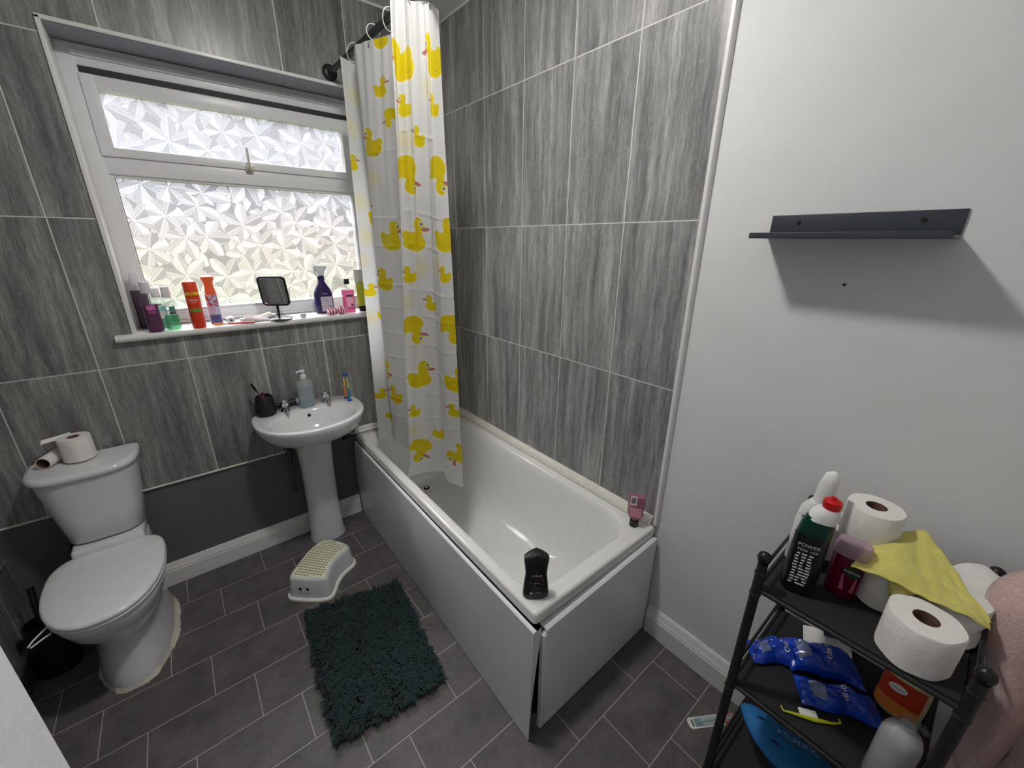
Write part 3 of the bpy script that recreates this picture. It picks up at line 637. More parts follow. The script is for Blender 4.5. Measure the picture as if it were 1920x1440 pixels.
# ================================================================== TOILET
TX = -1.820
to = thing('toilet', 'white close-coupled toilet with closed lid in the dark left corner', 'toilet', (TX, -.02, 0))
def D(hw, yb, yf, z, n=56, p=.86, pb=.35, skew=0):
    """plan outline: squarish towards the wall, round at the front"""
    L = []; ym = yb - (yb-yf)*.38
    for k in range(n):
        a = 2*PI*k/n; c, s = math.cos(a), math.sin(a)
        if s < 0: L.append((hw*(abs(c)**p)*(1 if c > 0 else -1), ym + (yf-ym)*(-1)*s*1.0 if False else ym - (ym-yf)*abs(s)**.97, z))
        else: L.append((hw*(abs(c)**pb)*(1 if c > 0 else -1), ym + (yb-ym)*abs(s)**.6, z))
    return [(x+.02-TX+TX-.02, y+.02, z) for x, y, z in L]
b = MB()
b.loft([D(.130, -.04, -.560, 0, pb=.6), D(.131, -.04, -.562, .012, pb=.6), D(.124, -.05, -.545, .06, pb=.6), D(.114, -.07, -.525, .14, pb=.6), D(.110, -.10, -.525, .20, pb=.6), D(.130, -.13, -.560, .26, pb=.6), D(.158, -.15, -.610, .32, pb=.6), D(.172, -.16, -.632, .37, pb=.55), D(.176, -.16, -.638, .395, pb=.5), D(.172, -.165, -.632, .402, pb=.5)])
b.build('pan', M['ceramic'], to, auto=0)
b = MB(); b.box((-.12, -.17, .20), (.12, -.02, .44), bev=.03); b.box((-.115, -.19, .36), (.115, -.015, .475), bev=.015); b.build('cistern_support', M['ceramic'], to)
def cist(hw, yf, z, bow, n=32, back=0.0):
    """flat back on the wall, bowed front with well rounded ends"""
    L = [(hw*.99, -.002, z), (hw*.5, -.002, z), (0, -.002, z), (-hw*.5, -.002, z), (-hw*.99, -.002, z)]
    for k in range(n+1):
        a = PI*k/n; c, s_ = math.cos(a), math.sin(a)
        L.append((-hw*(abs(c)**.55)*(1 if c > 0 else -1), -.03-(-yf+bow-.03)*abs(s_)**.62, z))
    return L
b = MB(); b.loft([cist(.118, -.125, .478, .022), cist(.126, -.135, .486, .026), cist(.138, -.148, .60, .030), cist(.152, -.158, .72, .033), cist(.160, -.162, .79, .034)]); b.build('cistern', M['ceramic'], to, auto=60)
b = MB(); b.loft([cist(.158, -.164, .788, .034), cist(.167, -.170, .790, .036), cist(.171, -.173, .797, .037), cist(.171, -.173, .808, .037), cist(.165, -.167, .817, .035), cist(.150, -.152, .8205, .03)]); b.build('cistern_lid', M['ceramic'], to, auto=60)
bt = MB(); bt.lathe([(.001, .0), (.024, .0), (.025, .003), (.020, .006), (.001, .0065)], 24); o = bt.build('flush_button', M['chrome'], to); o.location = (.01, -.065, .8200)
b = MB(); b.loft([D(.174, -.170, -.640, .403, pb=.55), D(.180, -.168, -.647, .406, pb=.55), D(.180, -.168, -.647, .416, pb=.55), D(.175, -.172, -.641, .420, pb=.55)]); b.build('seat_ring', M['seat'], to, auto=0)
def lidl(s, z): 
    L = D(.180, -.170, -.650, z, pb=.6); return [(x*s, -.38+(y+.38)*s, z) for x, y, _ in L]
b = MB(); b.loft([lidl(.985, .4215), lidl(1.0, .424), lidl(1.003, .431), lidl(.99, .4375), lidl(.95, .441), lidl(.80, .445), lidl(.5, .4485), lidl(.15, .450)]); b.build('seat_lid', M['seat'], to, auto=0)
b = MB(); b.box((-.10, -.165, .405), (.10, -.135, .435), bev=.01); b.build('hinge', M['seat'], to)
b = MB(); b.tube([(-.150, -.50, .400), (-.180, -.535, .392), (-.190, -.556, .388), (-.182, -.563, .388), (-.160, -.55, .392), (-.135, -.54, .398)], .0030, 8); b.build('lid_lifter', M['seat'], to)
# ragged sealant round the foot
b = MB(); base = D(.130, -.04, -.561, 0, n=160, pb=.6); L0, L1, L2 = [], [], []
for i, (x, y, z) in enumerate(base):
    cx, cy = x, y+.28; d = math.hypot(cx, cy); ux, uy = cx/d, cy/d
    e = .004+.007*rng.rand()+.003*math.sin(i*.35) + (.010*max(0, ux)**2)
    L0.append((x-ux*.004, y-uy*.004, .020+.004*rng.rand())); L1.append((x+ux*e*.6, y+uy*e*.6, .006+.003*rng.rand())); L2.append((x+ux*e, y+uy*e, .0005))
b.loft([L0, L1, L2], cap0=False, cap1=False); b.build('sealant_bead', M['sealant'], to, 'ragged off-white sealant')
b = MB(); b.tube([(-.13, -.02, .30), (-.14, -.05, .40), (-.12, -.08, .47)], .007); b.build('feed_pipe', M['steel'], to)

tr = mat('toilet_roll_core', srgb(110, 84, 70), .9, noise=.1)
def toilet_roll(label, loc, rot=(0,0,0), r=.056, h=.10, rc=.021, group=None, ragged=0.0, name='toilet_roll'):
    t = thing(name, label, 'toilet roll', loc, rot=rot, group=group)
    b = MB(); n = 56; L = []
    def ring(rr, z, jj=0): return [((rr+jj*(.6*math.sin(3*a+h*50)+.4*math.sin(7*a)))*math.cos(a), (rr+jj*(.6*math.sin(3*a+h*50)+.4*math.sin(7*a)))*math.sin(a), z) for a in [2*PI*k/n for k in range(n)]]
    j = .0012+ragged
    b.loft([ring(rc, .001), ring(r-.003, 0, j), ring(r, .003, j), ring(r, h*.5, j*1.3), ring(r, h-.003, j), ring(r-.002, h, j), ring(rc, h)], cap0=False, cap1=False); b.build('tissue', M['paper'], t)
    b = MB(); b.loft([ring(rc, h), ring(rc-.0012, h), ring(rc-.0012, 0), ring(rc, 0)], cap0=False, cap1=False); b.build('core', tr, t, 'brown card core')
    return t
r1 = toilet_roll('part-used toilet roll standing on the toilet cistern', (TX-.008, -.082, .8215), r=.050, h=.098, rc=.019)
r1.location = (TX-.006, -.080, .8265)
b = MB(); b.grid(lambda u, v: (-.05*u-.012, .048+.012*math.sin(PI*u)-.01*u + .0*v, .098-.006-.010*v-.0*u + .0), 6, 2)
b = MB(); b.grid(lambda u, v: (-.012-.078*u, .046-.052*u+.018*v*u, .088+.016*v*(1-u*.3)+.004*u), 8, 4); b.build('loose_sheet', M['paper'], r1)
e = thing('toilet_roll_tube', 'empty white-papered toilet roll tube lying on the cistern beside the roll', 'toilet roll tube', (-1.905, -.060, .846), rot=(0, 0, 0))
b = MB(); dx, dy = .030, .045
dv = Vector((.40, .92, 0)).normalized(); p0, p1 = -dv*.052, dv*.052
b.tube([p0, p1], .0245, 28, cap=False)
b.build('card_wall', M['paper'], e)
b = MB(); b.tube([p0*.999, p1*.999], .0215, 28, cap=False); b.build('tube_lining', tr, e, 'brown inner lining')
b = MB(); X = dv.cross(Vector((0, 0, 1))); 
b.loft([[p0+(X*math.cos(a)+Vector((0,0,1))*math.sin(a))*rr for a in [2*PI*k/28 for k in range(28)]] for rr in (.0215, .0245)], cap0=False, cap1=False); b.build('card_rim', M['paper'], e)

bn = thing('toilet_brush', 'black toilet brush in a round black holder behind the toilet', 'toilet brush', (-2.072, -.235, 0))
b = MB(); b.lathe([(.001, 0), (.070, 0), (.073, .01), (.066, .08), (.056, .17), (.052, .235), (.046, .235), (.044, .20), (.001, .19)], 24); b.build('holder', M['black'], bn)
b = MB(); b.tube([(0, 0, .19), (-.004, .03, .28), (-.006, .07, .36)], [.009, .010, .011], 12); b.build('handle', M['black'], bn)
# ================================================================== STEP STOOL
st = thing('step_stool', 'white curved child step stool with green dotted pad in front of the washbasin', 'step stool', (-1.08, -.45, 0))
top = [(-1.001,-.306),(-.945,-.385),(-.928,-.440),(-.950,-.458),(-1.005,-.480),(-1.050,-.525),(-1.080,-.578),(-1.100,-.598),(-1.160,-.555),(-1.225,-.495),(-1.236,-.475),(-1.222,-.445),(-1.189,-.411),(-1.150,-.370),(-1.114,-.335),(-1.053,-.299)]
def dens(P, n=96, sm=2):
    for _ in range(sm):
        Q = []
        for i in range(len(P)):
            a, c = P[i], P[(i+1) % len(P)]; Q += [(a[0]*.75+c[0]*.25, a[1]*.75+c[1]*.25), (a[0]*.25+c[0]*.75, a[1]*.25+c[1]*.75)]
        P = Q
    return P
topD = dens(top); cxs, cys = sum(p[0] for p in topD)/len(topD), sum(p[1] for p in topD)/len(topD)
def nrm(P, d, z):
    L = []; n = len(P)
    area = sum(P[i][0]*P[(i+1) % n][1]-P[(i+1) % n][0]*P[i][1] for i in range(n)); sg = 1 if area > 0 else -1
    for i in range(n):
        a, c = P[(i-2) % n], P[(i+2) % n]; tx, ty = c[0]-a[0], c[1]-a[1]; l = math.hypot(tx, ty) or 1
        L.append((P[i][0]+sg*ty/l*d+1.08, P[i][1]-sg*tx/l*d+.45, z))
    return L
b = MB(); b.loft([nrm(topD, .012, .018), nrm(topD, .008, .05), nrm(topD, .001, .110), nrm(topD, -.002, .120), nrm(topD, -.008, .1245)]); b.build('stool_body', M['stool'], st, auto=50)
b = MB(); b.loft([nrm(topD, .020, .0), nrm(topD, .024, .004), nrm(topD, .023, .014), nrm(topD, .014, .020), nrm(topD, .005, .020)], cap0=True, cap1=True); b.build('foot_rim', M['stool_edge'], st)
b = MB(); b.loft([nrm(topD, -.010, .1235), nrm(topD, -.0125, .1285), nrm(topD, -.015, .1292)]); b.build('anti_slip_pad', M['green_pad'], st, 'pale green pad', auto=60)
b = MB(); c0 = (-.86, -.66)   # rows of dots follow the arc of the stool
cnt = 0
from mathutils.geometry import intersect_point_tri_2d
innerP = [(x, y) for x, y, z in nrm(topD, -.021, 0)]
def inside(x, y, P):
    r = False; j = len(P)-1
    for i in range(len(P)):
        if (P[i][1] > y) != (P[j][1] > y) and x < (P[j][0]-P[i][0])*(y-P[i][1])/(P[j][1]-P[i][1])+P[i][0]: r = not r
        j = i
    return r
for i in range(-12, 13):
    for j in range(-12, 13):
        x = i*.0158 + j*.0; y = j*.0158
        X, Y = x*math.cos(.72)-y*math.sin(.72), x*math.sin(.72)+y*math.cos(.72)
        if inside(X, Y, innerP): b.lathe([(.0047, 0), (.0045, .0012), (.0005, .0016)], 10, (X, Y, .1290), cap=False)
b.build('dot_pattern', M['olive'], st, 'olive green dots')
for dx in (-.024, .014):
    bx_, by_ = 0, 0
    P = Vector((-1.184+dx*.72+1.08, -.545-dx*.72+.45, .078)); nr = Vector((-.66, -.75, 0)).normalized()
    Q = Matrix.Translation(P+nr*.0035) @ nr.to_track_quat('Z', 'Y').to_matrix().to_4x4()
    b = MB(); b.lathe([(.0125, 0), (.0125, .0012), (.0085, .0012)], 20, cap=False); b.xf(Q).build('peg_hole_rim', M['stool_edge'], st)
    b = MB(); b.lathe([(.0098, .0), (.0098, .0010), (.0003, .0010)], 20); b.xf(Q).build('peg_hole', M['dark_hole'], st)

# ================================================================== RUG
rg = thing('bath_mat', 'dark green shaggy bath mat on the floor beside the bathtub', 'bath mat', (-1.03, -.98, 0))
C4 = [np.array(p) for p in ((-1.212,-.640),(-.806,-.735),(-.866,-1.310),(-1.266,-1.262))]
def rp(u, v): return (C4[0]*(1-u)+C4[1]*u)*(1-v)+(C4[3]*(1-u)+C4[2]*u)*v
b = MB(); L = []
for z, s in ((.001, .97), (.010, .97), (.012, .95)):
    cc = rp(.5, .5); L.append([tuple(np.append(cc+(rp(u, v)-cc)*s-np.array([-1.03,-.98]), z)) for u, v in [(i/12, 0) for i in range(12)]+[(1, i/12) for i in range(12)]+[(1-i/12, 1) for i in range(12)]+[(0, 1-i/12) for i in range(12)]])
b.loft(L); b.build('backing', mat('rug_backing', srgb(24, 38, 38), .95), rg)
NT_ = 26000; uu, vv_ = rng.rand(NT_), rng.rand(NT_)
edge = np.minimum(np.minimum(uu, 1-uu), np.minimum(vv_, 1-vv_))
root = np.array([rp(a, c) for a, c in zip(uu, vv_)]) - np.array([-1.03,-.98])
ang = (np.sin(uu*19+vv_*9)+np.sin(vv_*31-uu*11)+.8*np.sin(uu*47+1.3*np.sin(vv_*40)))*1.2 + rng.randn(NT_)*.5 - 1.2
outw = root - (rp(.5, .5)-np.array([-1.03,-.98])); outw /= np.linalg.norm(outw, axis=1)[:,None]+1e-6
dirv = np.stack([np.cos(ang), np.sin(ang)], 1); wgt = np.clip(1-edge/.05, 0, 1)[:,None]
dirv = dirv*(1-wgt*.75)+outw*wgt*.9
clump = .5+.5*np.sin(uu*61+2*np.sin(vv_*33))*np.sin(vv_*73+2*np.sin(uu*29))
ln = .016+.012*rng.rand(NT_); hh = .016+.017*clump+.008*rng.rand(NT_)
wd = .0018+.0012*rng.rand(NT_); sd = np.stack([-dirv[:,1], dirv[:,0]], 1); sd /= np.linalg.norm(sd, axis=1)[:,None]+1e-9
V = []
for f, hf, wf in ((0, .25, .8), (.45, .80, 1.0), (.85, 1.0, .8), (1.15, .85, .25)):
    c3 = np.concatenate([root+dirv*(ln*f)[:,None], (hh*hf)[:,None]], 1); w3 = np.concatenate([sd*(wd*wf)[:,None], np.zeros((NT_,1))], 1)
    V += [c3-w3, c3+w3+np.array([0,0,.0008])]
V = np.stack(V, 1).reshape(-1, 3); F = np.array([[0,1,3,2],[2,3,5,4],[4,5,7,6]])[None]+(np.arange(NT_)*8)[:,None,None]
me = bpy.data.meshes.new('pile'); me.from_pydata(V.tolist(), [], F.reshape(-1,4).tolist()); me.polygons.foreach_set('use_smooth', [True]*len(me.polygons))
at = me.color_attributes.new('tone', 'FLOAT_COLOR', 'POINT'); tn = np.repeat(.65+.5*rng.rand(NT_)+.1*clump, 8)
at.data.foreach_set('color', np.stack([tn, tn, tn, np.ones_like(tn)], 1).reshape(-1).astype(np.float32))
q = NT('dark_green_pile'); va = q.n('ShaderNodeAttribute', attribute_name='tone')
q.l(q.mix(1.0, srgb(32, 52, 52), va.outputs['Color'], 'MULTIPLY'), q.b.inputs['Base Color']); q.b.inputs['Roughness'].default_value = .8; q.b.inputs['Specular IOR Level'].default_value = .25; q.b.inputs['Sheen Weight'].default_value = .25
me.materials.append(q.m); po_ = bpy.data.objects.new('pile', me); COL.objects.link(po_); po_.parent = rg; po_['kind'] = 'stuff'

# ================================================================== THINGS ON THE WINDOW SILL
SZ = 1.303
lbl_white = col('label_white', 232, 232, 230, .4)
purple = liquid_mat('purple_mouthwash', srgb(104, 16, 84), (.38, .04, .28, 1), .75, .1)
violet = liquid_mat('deep_violet_mouthwash', srgb(74, 12, 60), (.20, .03, .15, 1), .8, .1)
mint = liquid_mat('mint_liquid', srgb(120, 205, 185), (.55, .86, .78, 1), .45, .1)
greenl = liquid_mat('green_liquid', srgb(110, 200, 150), (.55, .90, .66, 1), .35, .1)
cap_white = liquid_mat('frosted_white_cap', srgb(226, 226, 228), (.9, .9, .9, 1), .85, .35)
def bottle(label, x, y, hx, hy, hb, hc, capr, capm, liq, lf, rz, cat='bottle', name='mouthwash_bottle', lab=None, group=None, shoulder=.8, p=.75):
    """hb body height to the shoulder, hc total height; liq fills lf of the body"""
    t = thing(name, label, cat, (x, y, SZ), rz, group)
    b = MB(); b.loft([sect(hx*.86, hy*.86, 0, p=p), sect(hx*.97, hy*.97, .003, p=p), sect(hx, hy, .012, p=p), sect(hx*.94, hy*.94, hb*.45, p=p), sect(hx, hy, hb*.85, p=p), sect(hx*.96, hy*.96, hb*.95, p=p), sect(hx*.72, hy*.78, hb*1.06, p=.9), sect(capr*.85, capr*.85, hb*1.14, p=1), sect(capr*.85, capr*.85, hb*1.18, p=1)])
    b.build('bottle_body', clear, t)
    b = MB(); b.loft([sect(hx*.82, hy*.82, .004, p=p), sect(hx*.93, hy*.93, .012, p=p), sect(hx*.88, hy*.88, hb*.45, p=p), sect(hx*.93, hy*.93, max(hb*lf, hb*.5), p=p)]); b.build('liquid', liq, t)
    b = MB(); b.lathe([(.001, hb*1.12), (capr, hb*1.12), (capr*1.04, hb*1.14), (capr*.96, hc-.003), (capr*.9, hc), (.001, hc)], 24); b.build('cap', capm, t)
    return t
def sticker(t, r, ry, a0, w, z0, z1, m, name='label', lab=None):
    b = label_patch(r, ry, a0, w, z0, z1, .0012); return b.build(name, m, t, lab, recalc=False)
A1 = -2.2
t = bottle('tall dark purple mouthwash bottle in the left corner of the sill against the frame', -1.508, .112, .031, .025, .175, .248, .017, cap_white, violet, .97, .0)
t = bottle('purple mouthwash bottle with white cap at the front left corner of the sill', -1.478, -.006, .030, .023, .150, .215, .018, cap_white, purple, .80, .0)
sticker(t, .0285, .0215, -1.5, .030, .098, .118, col('pink_label', 222, 110, 180), lab='pink printed label'); sticker(t, .0285, .0215, -1.45, .026, .082, .096, col('pink_label2', 150, 60, 120))
t = bottle('mint green mouthwash bottle standing behind a paler green one on the sill', -1.452, .085, .027, .021, .125, .180, .016, cap_white, mint, .78, 0)
sticker(t, .0255, .0195, -1.35, .026, .045, .080, lbl_white, lab='white barcode label'); sticker(t, .0255, .0195, -1.5, .018, .128*.8, .128*.88, col('silver_band', 200, 205, 205))
t = bottle('nearly empty pale green mouthwash bottle, front one of the two green bottles', -1.415, .02, .028, .022, .128, .188, .016, cap_white, greenl, .5, 0)
b = MB(); 
sticker(t, .0265, .0205, -1.25, .022, .083, .104, col('green_emblem', 70, 140, 120), lab='dark green emblem'); sticker(t, .0258, .0200, -1.25, .024, .068, .082, col('brown_txt', 90, 84, 84)); sticker(t, .0258, .0200, -1.22, .026, .035, .066, col('green_leafy', 60, 160, 110))
# shaving gel can
t = thing('shaving_gel_can', 'bright orange-red shaving gel can with yellow band on the sill', 'can', (-1.325, .0, SZ), 0)
b = MB(); b.lathe([(.001, 0), (.0255, 0), (.0265, .003), (.0265, .165), (.025, .170), (.001, .170)], 32); b.build('can_body', col('orange_red', 214, 62, 28, .3), t)
b = MB(); b.loft([sect(.0262, .0262, .166, p=1), sect(.0266, .0266, .170, p=1), sect(.0262, .0235, .200, p=.9), sect(.0245, .021, .207, p=.9)]); b.build('cap', col('orange_red2', 226, 74, 36, .35), t)
sticker(t, .0268, .0268, face_cam(-1.325, 0), .060, .150, .163, col('yellow_band', 236, 196, 40), 'band', 'yellow band')
fc = face_cam(-1.325, 0)
text_obj('printed_size', 'XXL', .011, M['black'], t, on_cyl(.0286, fc+.0, .1565)); text_obj('printed_name', 'Gillette', .0125, lbl_white, t, on_cyl(.0282, fc, .128)); text_obj('printed_name', 'FUSION', .006, lbl_white, t, on_cyl(.0282, fc, .117)); text_obj('printed_name', 'X8', .009, M['black'], t, on_cyl(.0282, fc+.3, .104))
sticker(t, .0268, .0268, fc, .044, .075, .090, col('green_band', 100, 150, 50), 'band', 'green band')
# air freshener
t = thing('air_freshener', 'air freshener spray can with orange trigger cap beside the orange can', 'spray can', (-1.252, .065, SZ), 0)
b = MB(); b.lathe([(.001, 0), (.0235, 0), (.0245, .003), (.0245, .135), (.021, .142), (.001, .142)], 32); b.build('can_body', col('lilac_can', 186, 182, 204, .3, noise=.1, nscale=60), t)
b = MB(); b.lathe([(.001, .138), (.0225, .139), (.0215, .155), (.0185, .175), (.0185, .195), (.023, .205), (.0265, .212), (.025, .222), (.014, .228), (.001, .229)], 28); b.build('cap', col('coral_cap', 232, 104, 62, .35), t, 'coral orange cap')
fc = face_cam(-1.252, .065)
sticker(t, .0246, .0246, fc, .05, 0.002, .045, col('indigo_band', 84, 86, 140), 'printed_band'); sticker(t, .0246, .0246, fc-.1, .05, 0.0005, .010, col('amber_band', 200, 110, 60), 'printed_band')
b = MB()
for k in range(26): 
    a = fc + rng.uniform(-1.1, 1.1); z = .085+.05*rng.rand(); r = .0025+.003*rng.rand()
    X = Vector((math.cos(a), math.sin(a), 0)); Y = X.cross(Vector((0, 0, 1)))
    b.add([X*.0256+Y*r*math.cos(c)+Vector((0, 0, z+r*math.sin(c))) for c in [PI*2*i/8 for i in range(8)]], [tuple(range(8))])
b.build('printed_berries', col('berry', 178, 50, 70), t, 'red berry print', recalc=False)
text_obj('printed_name', 'airwick', .010, lbl_white, t, on_cyl(.0255, fc+.25, .062, rot=1.3))
# toothpaste cap, tubes, brush, jar
t = thing('toothpaste_tube', 'white toothpaste tube lying with its round cap towards the room', 'tube', (-1.195, .045, SZ+.0), 0)
b = MB(); b.loft([[(x*.015, .002, .0145+z*.0145) for x, z in [(math.cos(2*PI*k/20), math.sin(2*PI*k/20)) for k in range(20)]], [(x*.016, .016, .0155+z*.0155) for x, z in [(math.cos(2*PI*k/20), math.sin(2*PI*k/20)) for k in range(20)]], [(x*.021, .11, .009+z*.004) for x, z in [(math.cos(2*PI*k/20), math.sin(2*PI*k/20)) for k in range(20)]]]); b.build('tube_body', lbl_white, t)
b = MB(); b.loft([[(x*r, y, .0145+z*r) for x, z in [(math.cos(2*PI*k/20), math.sin(2*PI*k/20)) for k in range(20)]] for r, y in ((.0145, .004), (.0148, -.012), (.013, -.016))]); b.build('cap', col('cap_grey', 205, 204, 206, .35), t)
b = MB(); b.loft([[(x*r, -.0163, .0145+z*r) for x, z in [(math.cos(2*PI*k/14), math.sin(2*PI*k/14)) for k in range(14)]] for r in (.0045, .0005)], cap0=False); b.build('cap_dimple', M['dark_hole'], t)
def striped_tube(x, y, rz, L, label, loc_z=.0, cols=((226, 70, 90), (90, 160, 210))):
    t = thing('toothpaste_tube', label, 'tube', (x, y, SZ+loc_z), rz)
    b = MB(); N = 24; Ls = []
    for i in range(9):
        u = i/8; w = .016+.008*u; hh_ = .015*(1-u)**.7+.0015; Ls.append([(-L/2+L*u, w*math.cos(2*PI*k/N), hh_+hh_*math.sin(2*PI*k/N)+.002*math.sin(9*u)*(1 if math.sin(2*PI*k/N) > 0 else 0)) for k in range(N)])
    b.loft(Ls); b.build('tube_body', lbl_white, t)
    for j, c in enumerate(cols):
        b = MB(); Q = []
        for i in range(9):
            u = i/8; w = .016+.008*u; hh_ = .015*(1-u)**.7+.0015
            for a in (PI/2+.5-.6*j+ .5*u, PI/2+.25-.6*j+.5*u): Q.append((-L/2+L*u, w*math.cos(a), hh_+(hh_)*math.sin(a)+.0012+.002*math.sin(9*u)))
        b.add(Q, [(2*i, 2*i+1, 2*i+3, 2*i+2) for i in range(8)]); b.build('printed_stripe', col('stripe%d%d%d' % c, *c), t, recalc=False)
    b = MB(); b.tube([(-L/2, 0, .015), (-L/2-.02, 0, .013)], [.010, .011], 14); b.build('cap', lbl_white, t); return t
striped_tube(-1.085, .010, .12, .115, 'crumpled white toothpaste tube with red and blue stripes, left of the mirror foot')
striped_tube(-1.070, .075, PI-.15, .11, 'second striped toothpaste tube lying behind the crumpled one', cols=((110, 190, 190), (226, 80, 90)))
t = thing('toothbrush', 'red and yellow toothbrush lying flat along the front edge of the sill', 'toothbrush', (-1.195, -.012, SZ+.005), -.28)
b = MB(); b.tube([(-.02, 0, 0), (.03, 0, .001), (.09, 0, 0)], [.0035, .0048, .004], 8); b.build('handle', col('brush_red', 204, 44, 70), t, 'red handle')
b = MB(); b.tube([(-.075, .002, 0), (-.02, 0, 0)], [.005, .003], 8); b.build('brush_head', col('brush_orange', 236, 160, 60), t, 'orange and yellow head')
t = thing('small_jar', 'tiny frosted white jar on the sill between the mirror and the spray bottle', 'jar', (-.880, -.004, SZ), 0)
b = MB(); b.lathe([(.001, 0), (.013, 0), (.014, .002), (.014, .013), (.001, .013)], 24); b.build('jar_body', cap_white, t)
b = MB(); b.lathe([(.001, .013), (.0145, .013), (.0148, .018), (.014, .021), (.001, .021)], 24); b.build('jar_lid', col('jar_grey', 208, 204, 206, .4), t)
# mirror
t = thing('vanity_mirror', 'black framed tabletop mirror on a slim stem in the middle of the sill', 'mirror', (-.988, .018, SZ), 0)
b = MB(); b.lathe([(.001, 0), (.062, 0), (.0635, .003), (.060, .006), (.02, .009), (.001, .010)], 40); b.build('base', M['black'], t)
b = MB(); b.tube([(0, .004, .008), (0, .004, .075)], .0062, 14); b.build('stem', M['black'], t)
mir = Matrix.Translation((-.004, .004, .142)) @ Matrix.Rotation(math.radians(-33), 4, 'Z') @ Matrix.Rotation(math.radians(9), 4, 'X')
def rr2(hx, hz, r, y): return [(x, y, z) for x, z, _ in rrect(-hx, hx, -hz, hz, r, 0)]
b = MB(); b.loft([rr2(.064, .072, .020, .005), rr2(.068, .076, .022, .002), rr2(.068, .076, .022, -.004), rr2(.066, .074, .021, -.007), rr2(.0595, .0675, .016, -.006), rr2(.0595, .0675, .016, -.003)], cap1=False); b.xf(mir).build('mirror_frame', M['black'], t)
b = MB(); b.loft([rr2(.060, .068, .016, -.0030), rr2(.060, .068, .016, -.0034)]); b.xf(mir).build('looking_glass', M['mirror'], t)
# trigger spray
t = thing('trigger_spray_bottle', 'purple trigger spray bottle with white nozzle and grey back label on the sill', 'spray bottle', (-.742, .085, SZ), .15)
pur = col('dark_purple', 46, 30, 84, .3)
b = MB(); b.loft([sect(.046, .024, 0), sect(.049, .027, .004), sect(.050, .027, .06), sect(.050, .026, .105), sect(.038, .024, .135), sect(.022, .019, .160), sect(.016, .016, .175, p=1), sect(.016, .016, .182, p=1)]); b.build('bottle_body', pur, t)
b = MB(); b.lathe([(.001, .178), (.018, .178), (.019, .200), (.014, .205), (.001, .206)], 20); b.build('collar', pur, t)
b = MB(); b.loft([[(-.014, -.012, .203), (.014, -.012, .203), (.014, .012, .203), (-.014, .012, .203)], [(-.016, -.012, .225), (.018, -.012, .225), (.018, .012, .225), (-.016, .012, .225)], [(-.036, -.012, .246), (.036, -.012, .243), (.036, .012, .243), (-.036, .012, .246)], [(-.034, -.010, .258), (.030, -.010, .256), (.030, .010, .256), (-.034, .010, .258)]]); b.build('spray_head', col('sprayer', 206, 214, 214, .35), t, 'white trigger head')
b = MB(); b.tube([(-.026, 0, .240), (-.030, 0, .222), (-.022, 0, .205)], .004, 8); b.build('trigger', col('sprayer', 0, 0, 0), t)
b = MB(); b.grid(lambda u, v: (-.028+.062*u, -.0275-.0005, .012+.080*v), 2, 2); b.build('label', col('grey_label', 190, 190, 196, .4), t, 'grey back label', recalc=False)
text_obj('printed_text', 'Method', .009, lbl_white, t, lambda x, y: (x, -.0282+max(0, (y+.008))*.05, .108+y)); text_obj('printed_text', 'daily clean\nbathroom care\nwipe dry', .006, col('label_ink', 90, 84, 110), t, lambda x, y: (x+.002, -.0285, .07+y))
b = MB(); b.box((.012, -.0290, .022), (.030, -.0286, .042)); b.build('barcode', col('barcode_grey', 128, 124, 140), t)
# scrunchie
t = thing('hair_scrunchie', 'pink and white striped fabric scrunchie bunched on the sill edge', 'scrunchie', (-.705, .0, SZ), 0)
b = MB(); N1, N2 = 40, 14
def scr(u, v):
    a, c = 2*PI*u, 2*PI*v; rr = .015+.003*math.sin(a*9)+.0015*math.sin(a*17+1); R_ = .031+.004*math.sin(a*2)
    return ((R_+rr*math.cos(c))*math.cos(a)*1.15, (R_+rr*math.cos(c))*math.sin(a)*.8, .018+rr*math.sin(c)+.004*math.sin(a*3))
b.grid(scr, 60, 14); q = NT('pink_striped_fabric'); w = q.n('ShaderNodeTexWave'); w.inputs['Scale'].default_value = 22; w.inputs['Distortion'].default_value = 2; q.l(q.obj(), w.inputs['Vector'])
q.l(q.ramp(w.outputs['Fac'], [(.3, srgb(140, 60, 90)), (.5, srgb(236, 170, 186)), (.8, srgb(240, 196, 204))]), q.b.inputs['Base Color']); q.b.inputs['Roughness'].default_value = .85
b.build('fabric_ring', q.m, t, auto=0)
# pink bottle & curtain-side tube
pinkl = liquid_mat('bright_pink_liquid', srgb(244, 110, 176), (1.0, .45, .72, 1), .55, .1)
t = thing('cleanser_bottle', 'bright pink cleanser bottle with black cap at the right of the sill', 'bottle', (-.622, .035, SZ), 0)
b = MB(); b.loft([sect(.032, .021, 0), sect(.034, .022, .004), sect(.034, .022, .125), sect(.030, .020, .138), sect(.014, .013, .148, p=1), sect(.012, .012, .158, p=1)]); b.build('bottle_body', clear, t)
b = MB(); b.loft([sect(.031, .020, .003), sect(.0325, .0205, .124)]); b.build('liquid', pinkl, t)
b = MB(); b.lathe([(.001, .156), (.0145, .156), (.0145, .182), (.013, .185), (.001, .185)], 24); b.build('cap', M['black'], t, 'black cap')
b = MB(); b.grid(lambda u, v: (-.020+.040*u, -.0228, .030+.075*v), 2, 2); b.build('label', col('pale_pink_label', 250, 176, 206, .4), t, recalc=False)
b = MB(); b.box((-.020, -.0236, .087), (.020, -.0230, .100)); b.build('label_band', col('plum_band', 120, 50, 84), t); b = MB(); b.box((.004, -.0236, .034), (.017, -.0230, .048)); b.build('barcode', col('plum_band', 0, 0, 0), t)
t = thing('face_wash_tube', 'yellow-green tube standing on its black cap beside the curtain', 'tube', (-.548, .03, SZ), 0)
